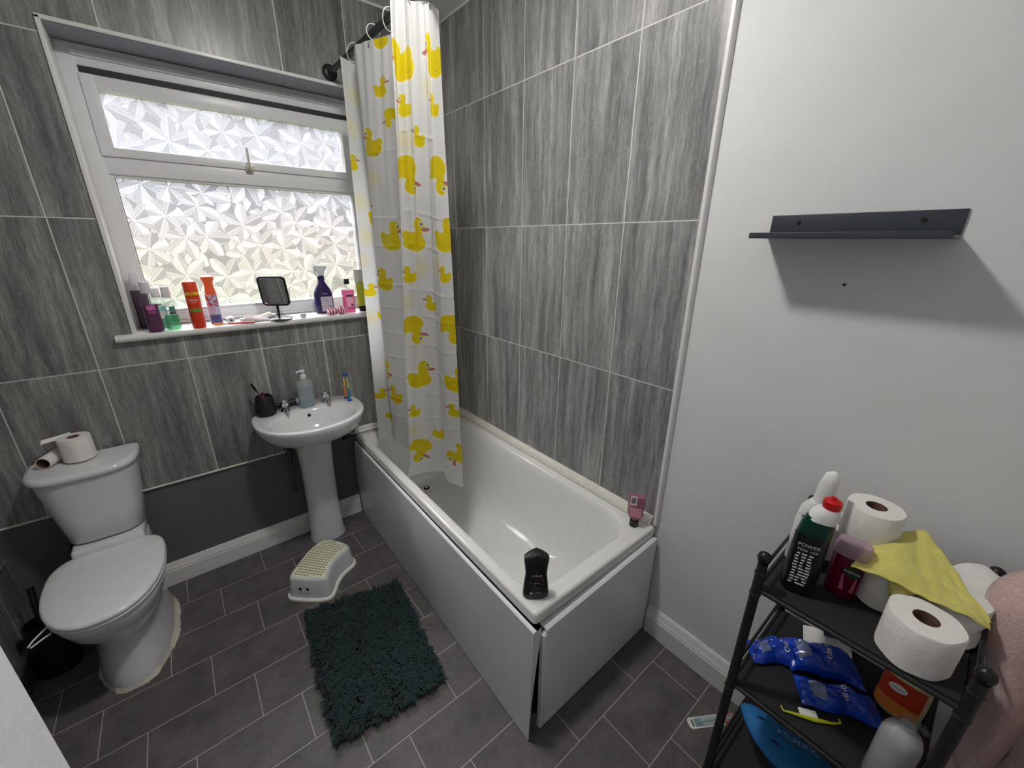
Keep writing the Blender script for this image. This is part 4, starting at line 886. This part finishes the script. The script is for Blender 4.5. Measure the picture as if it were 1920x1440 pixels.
b = MB(); b.loft([sect(.022, .020, .028, p=1), sect(.024, .018, .08, p=1), sect(.028, .010, .16, p=1), sect(.030, .0025, .205, p=1), sect(.030, .002, .232, p=1)]); b.build('tube_body', col('lime_tube', 206, 216, 60, .3), t)
b = MB(); b.loft([sect(.0286, .0105, .155, p=1), sect(.0306, .0032, .205, p=1), sect(.0306, .0026, .233, p=1)]); b.build('tube_crimp', lbl_white, t, 'white top end'); b = MB(); b.lathe([(.001, 0), (.020, 0), (.022, .026), (.022, .03), (.001, .03)], 24); b.build('cap', M['black'], t)

# ================================================================== THINGS ON THE BATH
def rotz(b, a): return b.xf(Matrix.Rotation(a, 4, 'Z'))
t = thing('shower_gel_bottle', 'black waisted shower gel bottle on the near corner of the bathtub rim', 'bottle', (-.640, -1.602, .5605), face_cam(-.64, -1.60)+PI/2+.15)
b = MB(); b.loft([sect(.040, .020, 0), sect(.044, .023, .006), sect(.044, .023, .020), sect(.040, .021, .060), sect(.036, .019, .095), sect(.039, .020, .130), sect(.0405, .021, .142)]); b.build('bottle_body', M['black'], t)
b = MB(); b.loft([sect(.0410, .0215, .143), sect(.0415, .0218, .160), [(x, y, .160+.021*(1-abs(x)/.042)) for x, y, z in sect(.040, .019, 0)], [(x*.3, y*.5, .181) for x, y, z in sect(.040, .018, 0)]]); b.build('cap', col('cap_black', 34, 34, 36, .4), t)
b = MB(); b.add([(-.004, -.0195, .163), (.012, -.0195, .166), (-.001, -.0192, .176)], [(0, 1, 2)]); b.build('cap_emblem', M['chrome'], t, recalc=False)
def flat(y0, z0): return lambda x, y: (x, y0, z0+y)
text_obj('printed_name', 'LYNX', .0145, lbl_white, t, flat(-.0206, .098)); text_obj('printed_name', 'AFRICA', .0055, lbl_white, t, flat(-.0212, .068)); text_obj('printed_text', 'XXL', .006, col('print_grey', 150, 150, 150), t, flat(-.0206, .110)); text_obj('printed_text', 'refreshing', .0045, lbl_white, t, lambda x, y: (x+.006, -.0235, .030+y))
gmat, rmat = col('print_green', 40, 120, 76), col('print_red', 150, 50, 60)
for m_, pts in ((gmat, ((-.020, .070, .6), (.016, .062, -.9), (.020, .080, 1.2), (.006, .044, .2), (-.014, .048, .4))), (rmat, ((-.004, .082, .8), (-.008, .058, .9), (.008, .084, -.4)))):
    b = MB()
    for x, z, a in pts:
        for k in range(3):
            c, s = math.cos(a+k*.35), math.sin(a+k*.35); L_ = .011
            b.add([(x-c*L_*.5+k*.002, -.0217, z-s*L_*.5), (x+c*L_*.5+k*.002, -.0215, z+s*L_*.5), (x+c*L_*.5-s*.0016+k*.002, -.0215, z+s*L_*.5+c*.0016), (x-s*.0026+k*.002, -.0218, z+c*.0026)], [(0, 1, 2, 3)])
    b.build('printed_feathers', m_, t, 'green printed feathers' if m_ is gmat else 'red printed feathers', recalc=False)
b = MB(); b.add([(-.018+.0042*math.cos(c), -.0242, .030+.0042*math.sin(c)) for c in [PI*2*i/12 for i in range(12)]], [tuple(range(12))]); b.build('printed_badge', lbl_white, t, recalc=False)
pk = liquid_mat('rose_pink_gel', srgb(206, 130, 150), (.86, .56, .66, 1), .55, .12)
t = thing('shower_gel_bottle', 'clear pink shower gel bottle upside down on the far end of the bathtub rim', 'bottle', (-.072, -1.600, .5605), face_cam(-.07, -1.6)+PI/2)
b = MB(); b.lathe([(.001, 0), (.019, 0), (.0195, .003), (.018, .028), (.001, .028)], 24); b.build('cap', col('dark_green_cap', 26, 44, 38, .35), t, 'dark green cap at the bottom')
b = MB(); b.loft([sect(.014, .012, .028, p=1), sect(.026, .018, .040), sect(.034, .021, .060), sect(.035, .021, .11), sect(.034, .020, .155), sect(.030, .014, .176), sect(.026, .008, .184)]); b.build('bottle_body', clear, t)
b = MB(); b.loft([sect(.013, .011, .029, p=1), sect(.024, .0165, .041), sect(.032, .0195, .060), sect(.0335, .0195, .11), sect(.0325, .0185, .145)]); b.build('gel', pk, t)
b = MB(); b.grid(lambda u, v: (-.024+.026*u, -.0218, .110+.045*v), 2, 2); b.build('label', lbl_white, t, 'white barcode label', recalc=False); b = MB()
for k in range(9): b.box((-.020, -.0224, .120+k*.003), (-.003, -.0221, .1213+k*.003))
b.build('barcode', M['black'], t); b = MB(); b.grid(lambda u, v: (-.020+.045*u, -.0217, .055+.045*v), 2, 2); b.build('label', col('faded_pink', 214, 150, 168, .4), t, recalc=False)

# ================================================================== PICTURE LEDGE
t = thing('picture_ledge', 'dark slate metal picture ledge screwed to the white wall', 'shelf', (.006, -2.06, 1.707))
b = MB(); b.box((-.005, -.195, 0), (0, .195, .063), bev=.0015); b.build('back_plate', M['ledge'], t)
b = MB(); b.box((-.135, -.195, 0), (-.001, .197, .005), bev=.001); b.box((-.138, -.195, 0), (-.1335, .197, .0145), bev=.001); b.build('tray', M['ledge'], t)
b = MB(); b.box((-.133, -.1965, .0052), (-.004, -.193, .0065)); b.build('bare_end', mat('worn_steel', srgb(160, 160, 160), .4, metal=.4), t, 'bare grey metal end')
for y in (.125, -.127):
    b = MB(); b.lathe([(.0005, 0), (.0035, 0), (.005, -.0003), (.0055, .0012), (.001, .0014)], 16); o = b.build('screw', M['black'], t); o.location = (-.0052, y, .042); o.rotation_euler = (0, -PI/2, 0)

# ================================================================== RACK
RX0, RX1, RY0, RY1 = -.405, -.035, -2.51, -2.15
rk = thing('storage_rack', 'black metal three-tier rack with mesh shelves against the white wall', 'rack', ((RX0+RX1)/2, (RY0+RY1)/2, 0))
RO = Matrix.Translation((-(RX0+RX1)/2, -(RY0+RY1)/2, 0))
TOPZ, MIDZ, LOWZ = .885, .550, .170
for x in (RX0, RX1):
    for y in (RY0, RY1):
        b = MB(); b.tube([(x, y, 0), (x, y, TOPZ+.075)], .0115, 14)
        for z in (TOPZ-.02, TOPZ+.045, MIDZ-.02, LOWZ-.02): b.lathe([(.0115, z-.004), (.0135, z), (.0115, z+.004)], 14, (x, y, 0), cap=False)
        p = b.xf(RO).build('post', M['black_metal'], rk)
        b = MB(); b.lathe([(.002, .070), (.006, .074), (.0135, .084), (.0155, .0935), (.0125, .103), (.005, .108), (.001, .109)], 16, (x, y, TOPZ-.002)); b.xf(RO).build('ball_finial', M['black'], p)
for z in (TOPZ, MIDZ, LOWZ):
    b = MB(); b.box((RX0+.006, RY0+.006, z-.006), (RX1-.006, RY1-.006, z)); sh = b.xf(RO).build('shelf', M['mesh_black'], rk)
    b = MB()
    for A, B in (((RX0, RY0), (RX0, RY1)), ((RX1, RY0), (RX1, RY1)), ((RX0, RY0), (RX1, RY0)), ((RX0, RY1), (RX1, RY1))): b.tube([(A[0], A[1], z-.006), (B[0], B[1], z-.006)], .0062, 10)
    b.xf(RO).build('shelf_rim', M['black_metal'], sh)
for z in (TOPZ+.052, MIDZ+.062, LOWZ+.062):
    for y in (RY0, RY1):
        b = MB(); b.tube([(RX0, y, z), (RX1, y, z)], .0042, 8); b.xf(RO).build('side_rail', M['black_metal'], rk)

# --- top shelf
def sectc(hx, hy, z, cx=0, cy=0, p=.75): return [(x+cx, y+cy, q_) for x, y, q_ in sect(hx, hy, z, p=p)]
gg = liquid_mat('dark_green_gel', srgb(14, 66, 56), (.03, .20, .16, 1), .75, .1)
def ysf(x, hx=.0350, hy=.0256):
    c = min(.999, (abs(x)/hx)**(1/.75)); return -hy*(1-c*c)**.375-.0008
t = thing('toilet_cleaner_bottle', 'dark green toilet cleaner bottle with red cap at the left of the top shelf', 'bottle', (-.330, -2.212, TOPZ), face_cam(-.33, -2.21)+PI/2+.15)
b = MB(); b.loft([sectc(.031, .023, 0), sectc(.034, .025, .004), sectc(.0345, .025, .06), sectc(.034, .025, .12), sectc(.033, .025, .165, .002), sectc(.031, .025, .195, .005), sectc(.028, .023, .215, .009)]); b.build('bottle_body', gg, t)
b = MB(); b.loft([sectc(.0290, .0240, .208, .008), sectc(.027, .023, .225, .012), sectc(.022, .020, .238, .016, p=.9), sectc(.016, .016, .246, .018, p=1), sectc(.015, .015, .250, .018, p=1)]); b.build('neck', lbl_white, t, 'white angled neck')
b = MB(); b.lathe([(.001, .244), (.0175, .244), (.0185, .252), (.0175, .262), (.012, .266), (.006, .267), (.0055, .272), (.001, .273)], 24, (.018, 0, 0)); b.build('cap', col('red_cap', 196, 24, 26, .3), t, 'red cap')
b = MB(); b.grid(lambda u, v: ((lambda a: (0.0350*(abs(math.cos(a))**.75)*(1 if math.cos(a) > 0 else -1), -.0256*abs(math.sin(a))**.75, .004+.165*v))(PI+.25+(PI-.5)*u)), 24, 4); b.build('label', col('black_label', 14, 18, 18, .3), t, 'black wrap label', recalc=False)
text_obj('printed_name', 'POWER', .0128, lbl_white, t, lambda x, y: (x-.002, ysf(x), .142+y)); text_obj('printed_name', 'MAX 10X', .0098, lbl_white, t, lambda x, y: (x-.002, ysf(x), .129+y))
b = MB()
for k in range(11):
    z = .116-k*.0085; 
    for j in range(3):
        x0 = -.024+j*.012+rng.rand()*.003; b.box((x0, -.0266, z), (x0+.006+rng.rand()*.004, -.0260, z+.0034))
b.build('printed_text', lbl_white, t, 'rows of small white print'); b = MB(); b.grid(lambda u, v: (.010+.014*u, -.0260+.006*u, .045+.045*v), 2, 2); b.build('printed_panel', col('grey_panel', 120, 116, 124), t, recalc=False)
t = thing('toilet_cleaner_bottle', 'white angled-neck toilet cleaner bottle behind the dark green one', 'bottle', (-.215, -2.192, TOPZ), face_cam(-.2, -2.2)+PI/2)
b = MB(); b.loft([sectc(.038, .026, 0), sectc(.041, .028, .004), sectc(.041, .028, .12), sectc(.036, .026, .165), sectc(.026, .022, .190, .006)]); b.build('bottle_body', lbl_white, t)
b = MB(); b.grid(lambda u, v: (-.034+.068*u, -.0284+.012*abs(2*u-1)**3, .02+.13*v), 8, 2); b.build('label', col('blue_label', 50, 60, 130, .35), t, 'blue label', recalc=False)
b = MB(); b.loft([sectc(.022, .020, .188, .004, p=.9), sectc(.020, .018, .21, .004, p=1), sectc(.0185, .016, .25, .006, p=1), sectc(.015, .012, .272, .008, p=1), sectc(.006, .005, .280, .009, p=1)]); b.build('spout_cap', lbl_white, t)
rd = liquid_mat('crimson_gel', srgb(120, 16, 52), (.42, .04, .16, 1), .6, .1)
t = thing('shower_gel_bottle', 'crimson shower gel bottle with clear flat cap between the cleaner bottle and the rolls', 'bottle', (-.262, -2.283, TOPZ), face_cam(-.26, -2.28)+PI/2)
b = MB(); b.loft([sect(.028, .019, 0), sect(.031, .022, .004), sect(.032, .023, .06), sect(.0335, .024, .116)]); b.build('gel', rd, t)
b = MB(); b.loft([sect(.0338, .0244, .116), sect(.0345, .025, .122), sect(.034, .0245, .142), sect(.031, .021, .150)]); b.build('cap', liquid_mat('milky_cap', srgb(196, 170, 186), (.85, .78, .82, 1), .6, .2), t, 'clear cap')
b = MB(); b.grid(lambda u, v: (-.004+.028*u, -.0236+.004*u, .025+.045*v), 2, 2); b.build('label', col('rose_label', 178, 84, 112, .4), t, recalc=False)
b = MB(); b.loft([[(.012+r*math.cos(c), -.0245, .082+r*math.sin(c)) for c in [2*PI*k/24 for k in range(24)]] for r in (.016, .0002)], cap0=False, cap1=False); b.build('printed_badge', col('bottle_green', 24, 50, 42), t, 'dark green round badge', recalc=False)
text_obj('printed_name', 'RADOX', .0085, lbl_white, t, lambda x, y: (x+.012, -.0252, .082+y))

G = 'toilet rolls on the top shelf of the rack'
toilet_roll('toilet roll standing at the back of the top shelf under the upper roll', (-.108, -2.228, TOPZ), group=G, r=.055)
toilet_roll('toilet roll perched highest of all, on top of two others against the wall', (-.150, -2.288, TOPZ+.1015), group=G, r=.056)
toilet_roll('toilet roll under the left part of the yellow cloth', (-.205, -2.352, TOPZ), group=G, r=.057)
toilet_roll('front toilet roll at the shelf edge with its open core facing up', (-.342, -2.424, TOPZ), group=G, r=.059, ragged=.0012)
toilet_roll('toilet roll under the right end of the yellow cloth', (-.205, -2.455, TOPZ), group=G, r=.056)
toilet_roll('toilet roll at the back right, mostly hidden by cloth and towel', (-.084, -2.362, TOPZ), group=G, r=.054)
toilet_roll('toilet roll lying on its side at the right shelf end, half covered by the towel', (-.066, -2.470, TOPZ+.058), rot=(PI/2, 0, -.90), group=G, r=.0545)

# yellow cloth draped over the rolls
t = thing('cleaning_cloth', 'yellow microfibre cloth draped over the toilet rolls', 'cloth', (-.23, -2.40, TOPZ+.10))
cl = mat('yellow_microfibre', srgb(214, 206, 112), .95, noise=.06, nscale=40, bump=.4, bscale=260, sheen=.3)
CP = {}  # hand-laid control net, rows from the left edge to the right point
NETC = [[(-.310, -2.292, .997), (-.268, -2.295, 1.000), (-.225, -2.300, 1.000), (-.190, -2.305, 1.000)],
        [(-.302, -2.325, .998), (-.262, -2.330, 1.003), (-.215, -2.330, 1.018), (-.155, -2.325, 1.012)],
        [(-.292, -2.360, .996), (-.258, -2.365, 1.010), (-.205, -2.355, 1.024), (-.125, -2.348, 1.030)],
        [(-.286, -2.392, .990), (-.255, -2.398, 1.002), (-.200, -2.385, 1.012), (-.105, -2.378, 1.044)],
        [(-.284, -2.420, .990), (-.250, -2.425, .996), (-.195, -2.418, 1.010), (-.130, -2.408, 1.030)],
        [(-.279, -2.450, .989), (-.250, -2.452, .992), (-.205, -2.445, 1.000), (-.160, -2.438, 1.016)],
        [(-.272, -2.480, .986), (-.252, -2.480, .990), (-.225, -2.475, .992), (-.195, -2.466, .998)],
        [(-.262, -2.508, .972), (-.254, -2.508, .974), (-.245, -2.507, .978), (-.236, -2.503, .982)]]
NA = np.array(NETC)
def catm(P, t):
    n = len(P)-1; i = min(int(t*n), n-1); f = t*n-i
    p0, p1, p2, p3 = P[max(i-1, 0)], P[i], P[i+1], P[min(i+2, n)]
    return .5*((2*p1)+(-p0+p2)*f+(2*p0-5*p1+4*p2-p3)*f*f+(-p0+3*p1-3*p2+p3)*f**3)
def clo(u, v, th=0):
    P = catm(np.array([catm(NA[i], v) for i in range(len(NA))]), u)
    return (P[0]+.23, P[1]+2.40, P[2]-(TOPZ+.10)+th+.0012*math.sin(u*40+v*9)+.0015*math.sin(v*25+u*6))
b = MB(); b.grid(lambda u, v: clo(u, v), 60, 30); o = b.build('cloth_sheet', cl, t, recalc=True, auto=0)
md = o.modifiers.new('s', 'SOLIDIFY'); md.thickness = .003; md.offset = 1
# folded-back flap hanging at the front
FL = np.array([[(-.268, -2.352, .992), (-.272, -2.368, .992), (-.272, -2.388, .992), (-.268, -2.408, .992)], [(-.276, -2.356, .984), (-.281, -2.370, .984), (-.280, -2.388, .986), (-.272, -2.402, .986)], [(-.278, -2.360, .966), (-.283, -2.371, .966), (-.282, -2.384, .970), (-.275, -2.394, .973)], [(-.276, -2.365, .948), (-.281, -2.372, .949), (-.280, -2.379, .952), (-.276, -2.384, .956)]])
def flp(u, v):
    P = catm(np.array([catm(FL[i], v) for i in range(4)]), u); return (P[0]+.23, P[1]+2.40, P[2]-(TOPZ+.10))
b = MB(); b.grid(flp, 16, 16); o = b.build('folded_corner', cl, t, auto=0); md = o.modifiers.new('s', 'SOLIDIFY'); md.thickness = .003; md.offset = 0

# --- middle shelf
blue = mat('blue_shiny_film', srgb(14, 62, 176), .22, noise=.15, nscale=40, bump=.35, bscale=60, spec=.6)
blue2 = mat('clear_film_grey', srgb(104, 118, 150), .2, noise=.15, nscale=50)
def pouch(label, x, y, z, rz, L, W, H, seed, tilt=(0, 0)):
    t = thing('razor_packet', label, 'packet', (x, y, z), rot=(tilt[0], tilt[1], rz), group=None)
    r_ = np.random.RandomState(seed); ph = r_.rand(8)*6
    def top(u, v, s=1):
        e = (math.sin(PI*u)**.55)*(math.sin(PI*v)**.5); cr_ = .006*math.sin(u*17+ph[0]+v*5)+.006*abs(math.sin(v*9+ph[1]-u*7))+.0035*math.sin(u*33+v*25+ph[2])
        wv = .004*math.sin(u*12+ph[3]); return ((u-.5)*L, (v-.5)*W*(1-.18*math.sin(PI*u+ph[4]*.1))+wv, H*.12+s*(H*e*(.55 if s > 0 else .1)+cr_*e)*(1 if s > 0 else 1) )
    b = MB(); b.grid(lambda u, v: top(u, v, 1), 36, 20); b.grid(lambda u, v: (top(u, v, 1)[0], top(u, v, 1)[1], H*.12-.001-H*.10*(math.sin(PI*u)*math.sin(PI*v))**.5), 20, 12); o = b.build('film_bag', blue, t, auto=25)
    b = MB(); b.grid(lambda u, v: (lambda p: (p[0], p[1], p[2]+.0015))(top(.14+.16*u, .2+.5*v, 1)), 8, 8); b.build('clear_window', blue2, t, recalc=False)
    text_obj('printed_name', 'Gillette', .017, lbl_white, t, lambda X, Y: (lambda p: (p[0], p[1], p[2]+.002))(top(min(.98, max(.02, .55-Y/L)), min(.97, max(.03, .5+X/W)), 1)))
    return t
pouch('blue shiny razor packet at the left rear of the middle shelf, nearest the wall post', -.228, -2.205, MIDZ+.003, -.80, .165, .080, .070, 3)
pouch('blue shiny razor packet in the middle of the pile beside the paper slip', -.170, -2.290, MIDZ+.012, -.98, .175, .110, .078, 5)
pouch('blue shiny razor packet nearest the front of the middle shelf', -.250, -2.352, MIDZ+.003, -1.0, .180, .085, .060, 9)
t = thing('paper_slip', 'torn white paper slip behind the blue razor packets', 'paper', (-.075, -2.285, MIDZ+.001), -1.2)
b = MB(); b.grid(lambda u, v: ((u-.5)*.12, (v-.5)*.05*(1-.3*u), .004+.016*v+.010*math.sin(u*5)*v), 12, 6); b.build('paper_sheet', M['paper'], t); b = MB(); b.grid(lambda u, v: (-.01+u*.035, .005+v*.018, .028+.004*u), 3, 3); b.build('torn_corner', col('navy_paper', 40, 46, 70), t, 'dark printed corner')
t = thing('hand_wash_refill', 'cream soap refill with red and orange label at the back of the middle shelf', 'bottle', (-.150, -2.455, MIDZ), face_cam(-.15, -2.45)+PI/2)
b = MB(); b.loft([sect(.040, .024, 0), sect(.044, .027, .006), sect(.046, .028, .05), sect(.045, .027, .11), sect(.038, .020, .135), sect(.020, .016, .145), sect(.018, .016, .150)]); b.build('bottle_body', col('cream_plastic', 206, 190, 150, .3), t)
def cx_(u, v, o_=.001): a = PI+.15+(PI-.9)*u; return ((.0460+o_)*(abs(math.cos(a))**.75)*(1 if math.cos(a) > 0 else -1), -(.028+o_)*abs(math.sin(a))**.75, .015+.105*v)
b = MB(); b.grid(lambda u, v: cx_(u, v), 14, 4); b.build('label', col('red_orange_label', 186, 62, 30, .35), t, 'red and orange label', recalc=False)
b = MB(); b.grid(lambda u, v: cx_(u, v*.35, .0016), 14, 4); b.build('label_band', col('orange_fruit', 214, 130, 60, .35), t, recalc=False)
b = MB(); b.loft([[(-.012+r*.018*math.cos(c), -.0302, .095+r*.012*math.sin(c)) for c in [2*PI*k/24 for k in range(24)]] for r in (1, .01)], cap0=False, cap1=False); b.build('printed_oval', lbl_white, t, recalc=False); text_obj('printed_name', 'Cussons', .0075, col('navy_ink', 40, 50, 110), t, lambda x, y: (x-.012, -.0308, .095+y))
t = thing('pump_bottle', 'clear and white lotion bottle without its cap at the front right of the middle shelf', 'bottle', (-.365, -2.462, MIDZ), face_cam(-.36, -2.46)+PI/2)
mk = liquid_mat('milky_plastic', srgb(196, 198, 200), (.75, .76, .77, 1), .72, .15)
b = MB(); b.lathe([(.001, 0), (.033, 0), (.035, .004), (.035, .13), (.034, .148), (.028, .164), (.016, .174), (.0135, .178), (.0135, .184), (.001, .184)], 36); b.build('bottle_body', mk, t)
b = MB(); b.lathe([(.012, .182), (.0145, .184), (.0145, .188), (.0125, .190), (.0145, .193), (.0145, .197), (.0125, .200), (.001, .200)], 24); b.tube([(0, 0, .199), (.02, -.006, .206), (.030, -.009, .200)], [.010, .008, .006], 10); b.build('snapped_neck', clear, t, 'clear neck and spout')
t = thing('flosser', 'yellow-green plastic flosser with small white tag on the middle shelf', 'flosser', (-.342, -2.322, MIDZ+.004), -.95)
yg = col('acid_green', 196, 200, 40, .35)
b = MB(); b.tube([(-.068, .008, .002), (-.066, -.004, .002), (-.050, -.004, .002), (0, -.008, .003), (.045, -.004, .002), (.064, .002, .002), (.064, .012, .002)], [.002, .0022, .003, .005, .003, .0022, .002], 8); b.build('plastic_frame', yg, t)
b = MB(); b.box((-.028, -.004, .002), (.012, .014, .006), bev=.001); b.build('paper_tag', lbl_white, t, 'white tag')
# --- lower shelf
t = thing('bath_toy_cushion', 'blue shark-shaped fabric pouch lying on the lowest shelf', 'pouch', (-.215, -2.30, LOWZ))
sil = [(-.150,.045),(-.148,.068),(-.128,.066),(-.085,.040),(-.02,.046),(.06,.040),(.11,.01),(.12,-.05),(.08,-.09),(0,-.10),(-.08,-.085),(-.125,-.05),(-.145,0)]
sd_ = dens([(x*1.0, y) for x, y in sil]); RT = Matrix.Translation((-.01, -.01, .085)) @ Matrix.Rotation(-1.05, 4, 'Z') @ Matrix.Rotation(.35, 4, 'Y') @ Matrix.Rotation(-.15, 4, 'X')
b = MB(); b.loft([[(x*s, y*s, z) for x, y in sd_] for s, z in ((.4, -.032), (.8, -.024), (.97, -.008), (1.0, 0), (.97, .010), (.85, .026), (.6, .036), (.25, .040))]); b.xf(RT).build('fabric_body', mat('ocean_blue_fabric', srgb(26, 104, 160), .7, noise=.08, nscale=50, bump=.2, bscale=200), t, auto=0)
text_obj('printed_text', 'ATLANTIC', .026, col('print_pale', 170, 200, 220), t, lambda x, y: tuple(RT @ Vector((x-.015, y-.005, .0412))))
b = MB()
for x, y, r in ((-.115, .015, .012), (-.09, -.045, .014)):
    b.add([(x-r, y, .030), (x, y+r*.5, .034), (x+r*1.2, y+r*.1, .0345), (x+r*.2, y-r*.2, .034)], [(0, 1, 2, 3)])
b.xf(RT).build('printed_fins', col('navy_print', 18, 40, 90), t, recalc=False)

# toothbrush packet on the floor
t = thing('toothbrush_packet', 'unopened toothbrush packet with red end on the floor by the rack', 'packet', (-.145, -2.072, 0), -.585)
t.rotation_euler = (0, 0, math.atan2(-2.125+2.025, -.068+.222))
b = MB(); b.loft([[(x, y, z) for x, y, _ in rrect(-.098, .090, -.019, .019, .012, 0)] for z in (.001, .003)]); b.build('card_back', lbl_white, t)
b = MB(); b.loft([rrect(-.075, .088, -.015, .015, .006, .003), rrect(-.072, .086, -.013, .013, .006, .010)]); b.build('blister', liquid_mat('clear_blister', (.8, .84, .85, 1), (.9, .93, .94, 1), .25, .06), t)
b = MB(); b.box((.040, -.0188, .0032), (.0895, .0188, .0036)); b.build('printed_end', col('pack_red', 170, 26, 40, .35), t, 'red end'); b = MB(); b.box((-.072, -.012, .0032), (-.045, .012, .0036)); b.build('printed_panel', col('pack_teal', 90, 150, 150), t); b = MB(); b.box((-.084, -.012, .0031), (-.079, .012, .0034)); b.build('hang_slot', M['black'], t)
b = MB(); b.tube([(-.06, 0, .0065), (.0, .002, .0065), (.07, 0, .0065)], [.003, .0035, .003], 8); b.build('brush_inside', col('mint_brush', 150, 190, 180), t)

# ================================================================== TOWEL
q = NT('dusty_pink_towelling'); tn_ = q.noise(q.obj(), 160, 4, .7); q.l(q.ramp(tn_, [(.3, srgb(188, 156, 152)), (.7, srgb(220, 190, 185))]), q.b.inputs['Base Color'])
q.b.inputs['Roughness'].default_value = .95; q.b.inputs['Sheen Weight'].default_value = .5; q.b.inputs['Specular IOR Level'].default_value = .1; q.bump(tn_, .7, .004)
M['towel'] = q.m
t = thing('towel', 'dusty pink towel hanging in thick folds at the right of the rack', 'towel', (-.13, -2.68, 1.03))
def towel(u, v):
    # u: along the width (towards the camera), v: down the drop
    z = 1.122 - v*1.057
    y = -2.527 - u*.33
    sw = math.sin(PI*min(1, v/.27))
    y += .022*sw*(1-u)**2 - .034*math.sin(PI*min(1, max(0, (v-.20)/.42)))*(1-u)**2
    fold = .040*math.sin(u*13-.8+1.2*v)*min(1, v*2.0+.35) + .014*math.sin(u*29+v*5)*min(1, v*4)
    x = -.185 - .075*math.sin(min(1, v*2.6)*PI/2) + fold - .10*u + .035*max(0, v-.3)
    y += .022*max(0, 1-v/.16)*(1-u)
    if v < .12: f = 1-v/.12; x += .07*f**1.6; z -= .030*f**2.0; z -= .050*max(0, 1-u*4)**2*f; y -= .045*f**2*max(0, 1-u*3)
    x += .10*max(0, 1-u*9)**2*(.4+.6*min(1, v*3))
    return (x+.13, y+2.68, z-1.03)
b = MB(); b.grid(towel, 60, 90); o = b.build('terry_sheet', M['towel'], t, auto=0); md = o.modifiers.new('s', 'SOLIDIFY'); md.thickness = .014; md.offset = 0
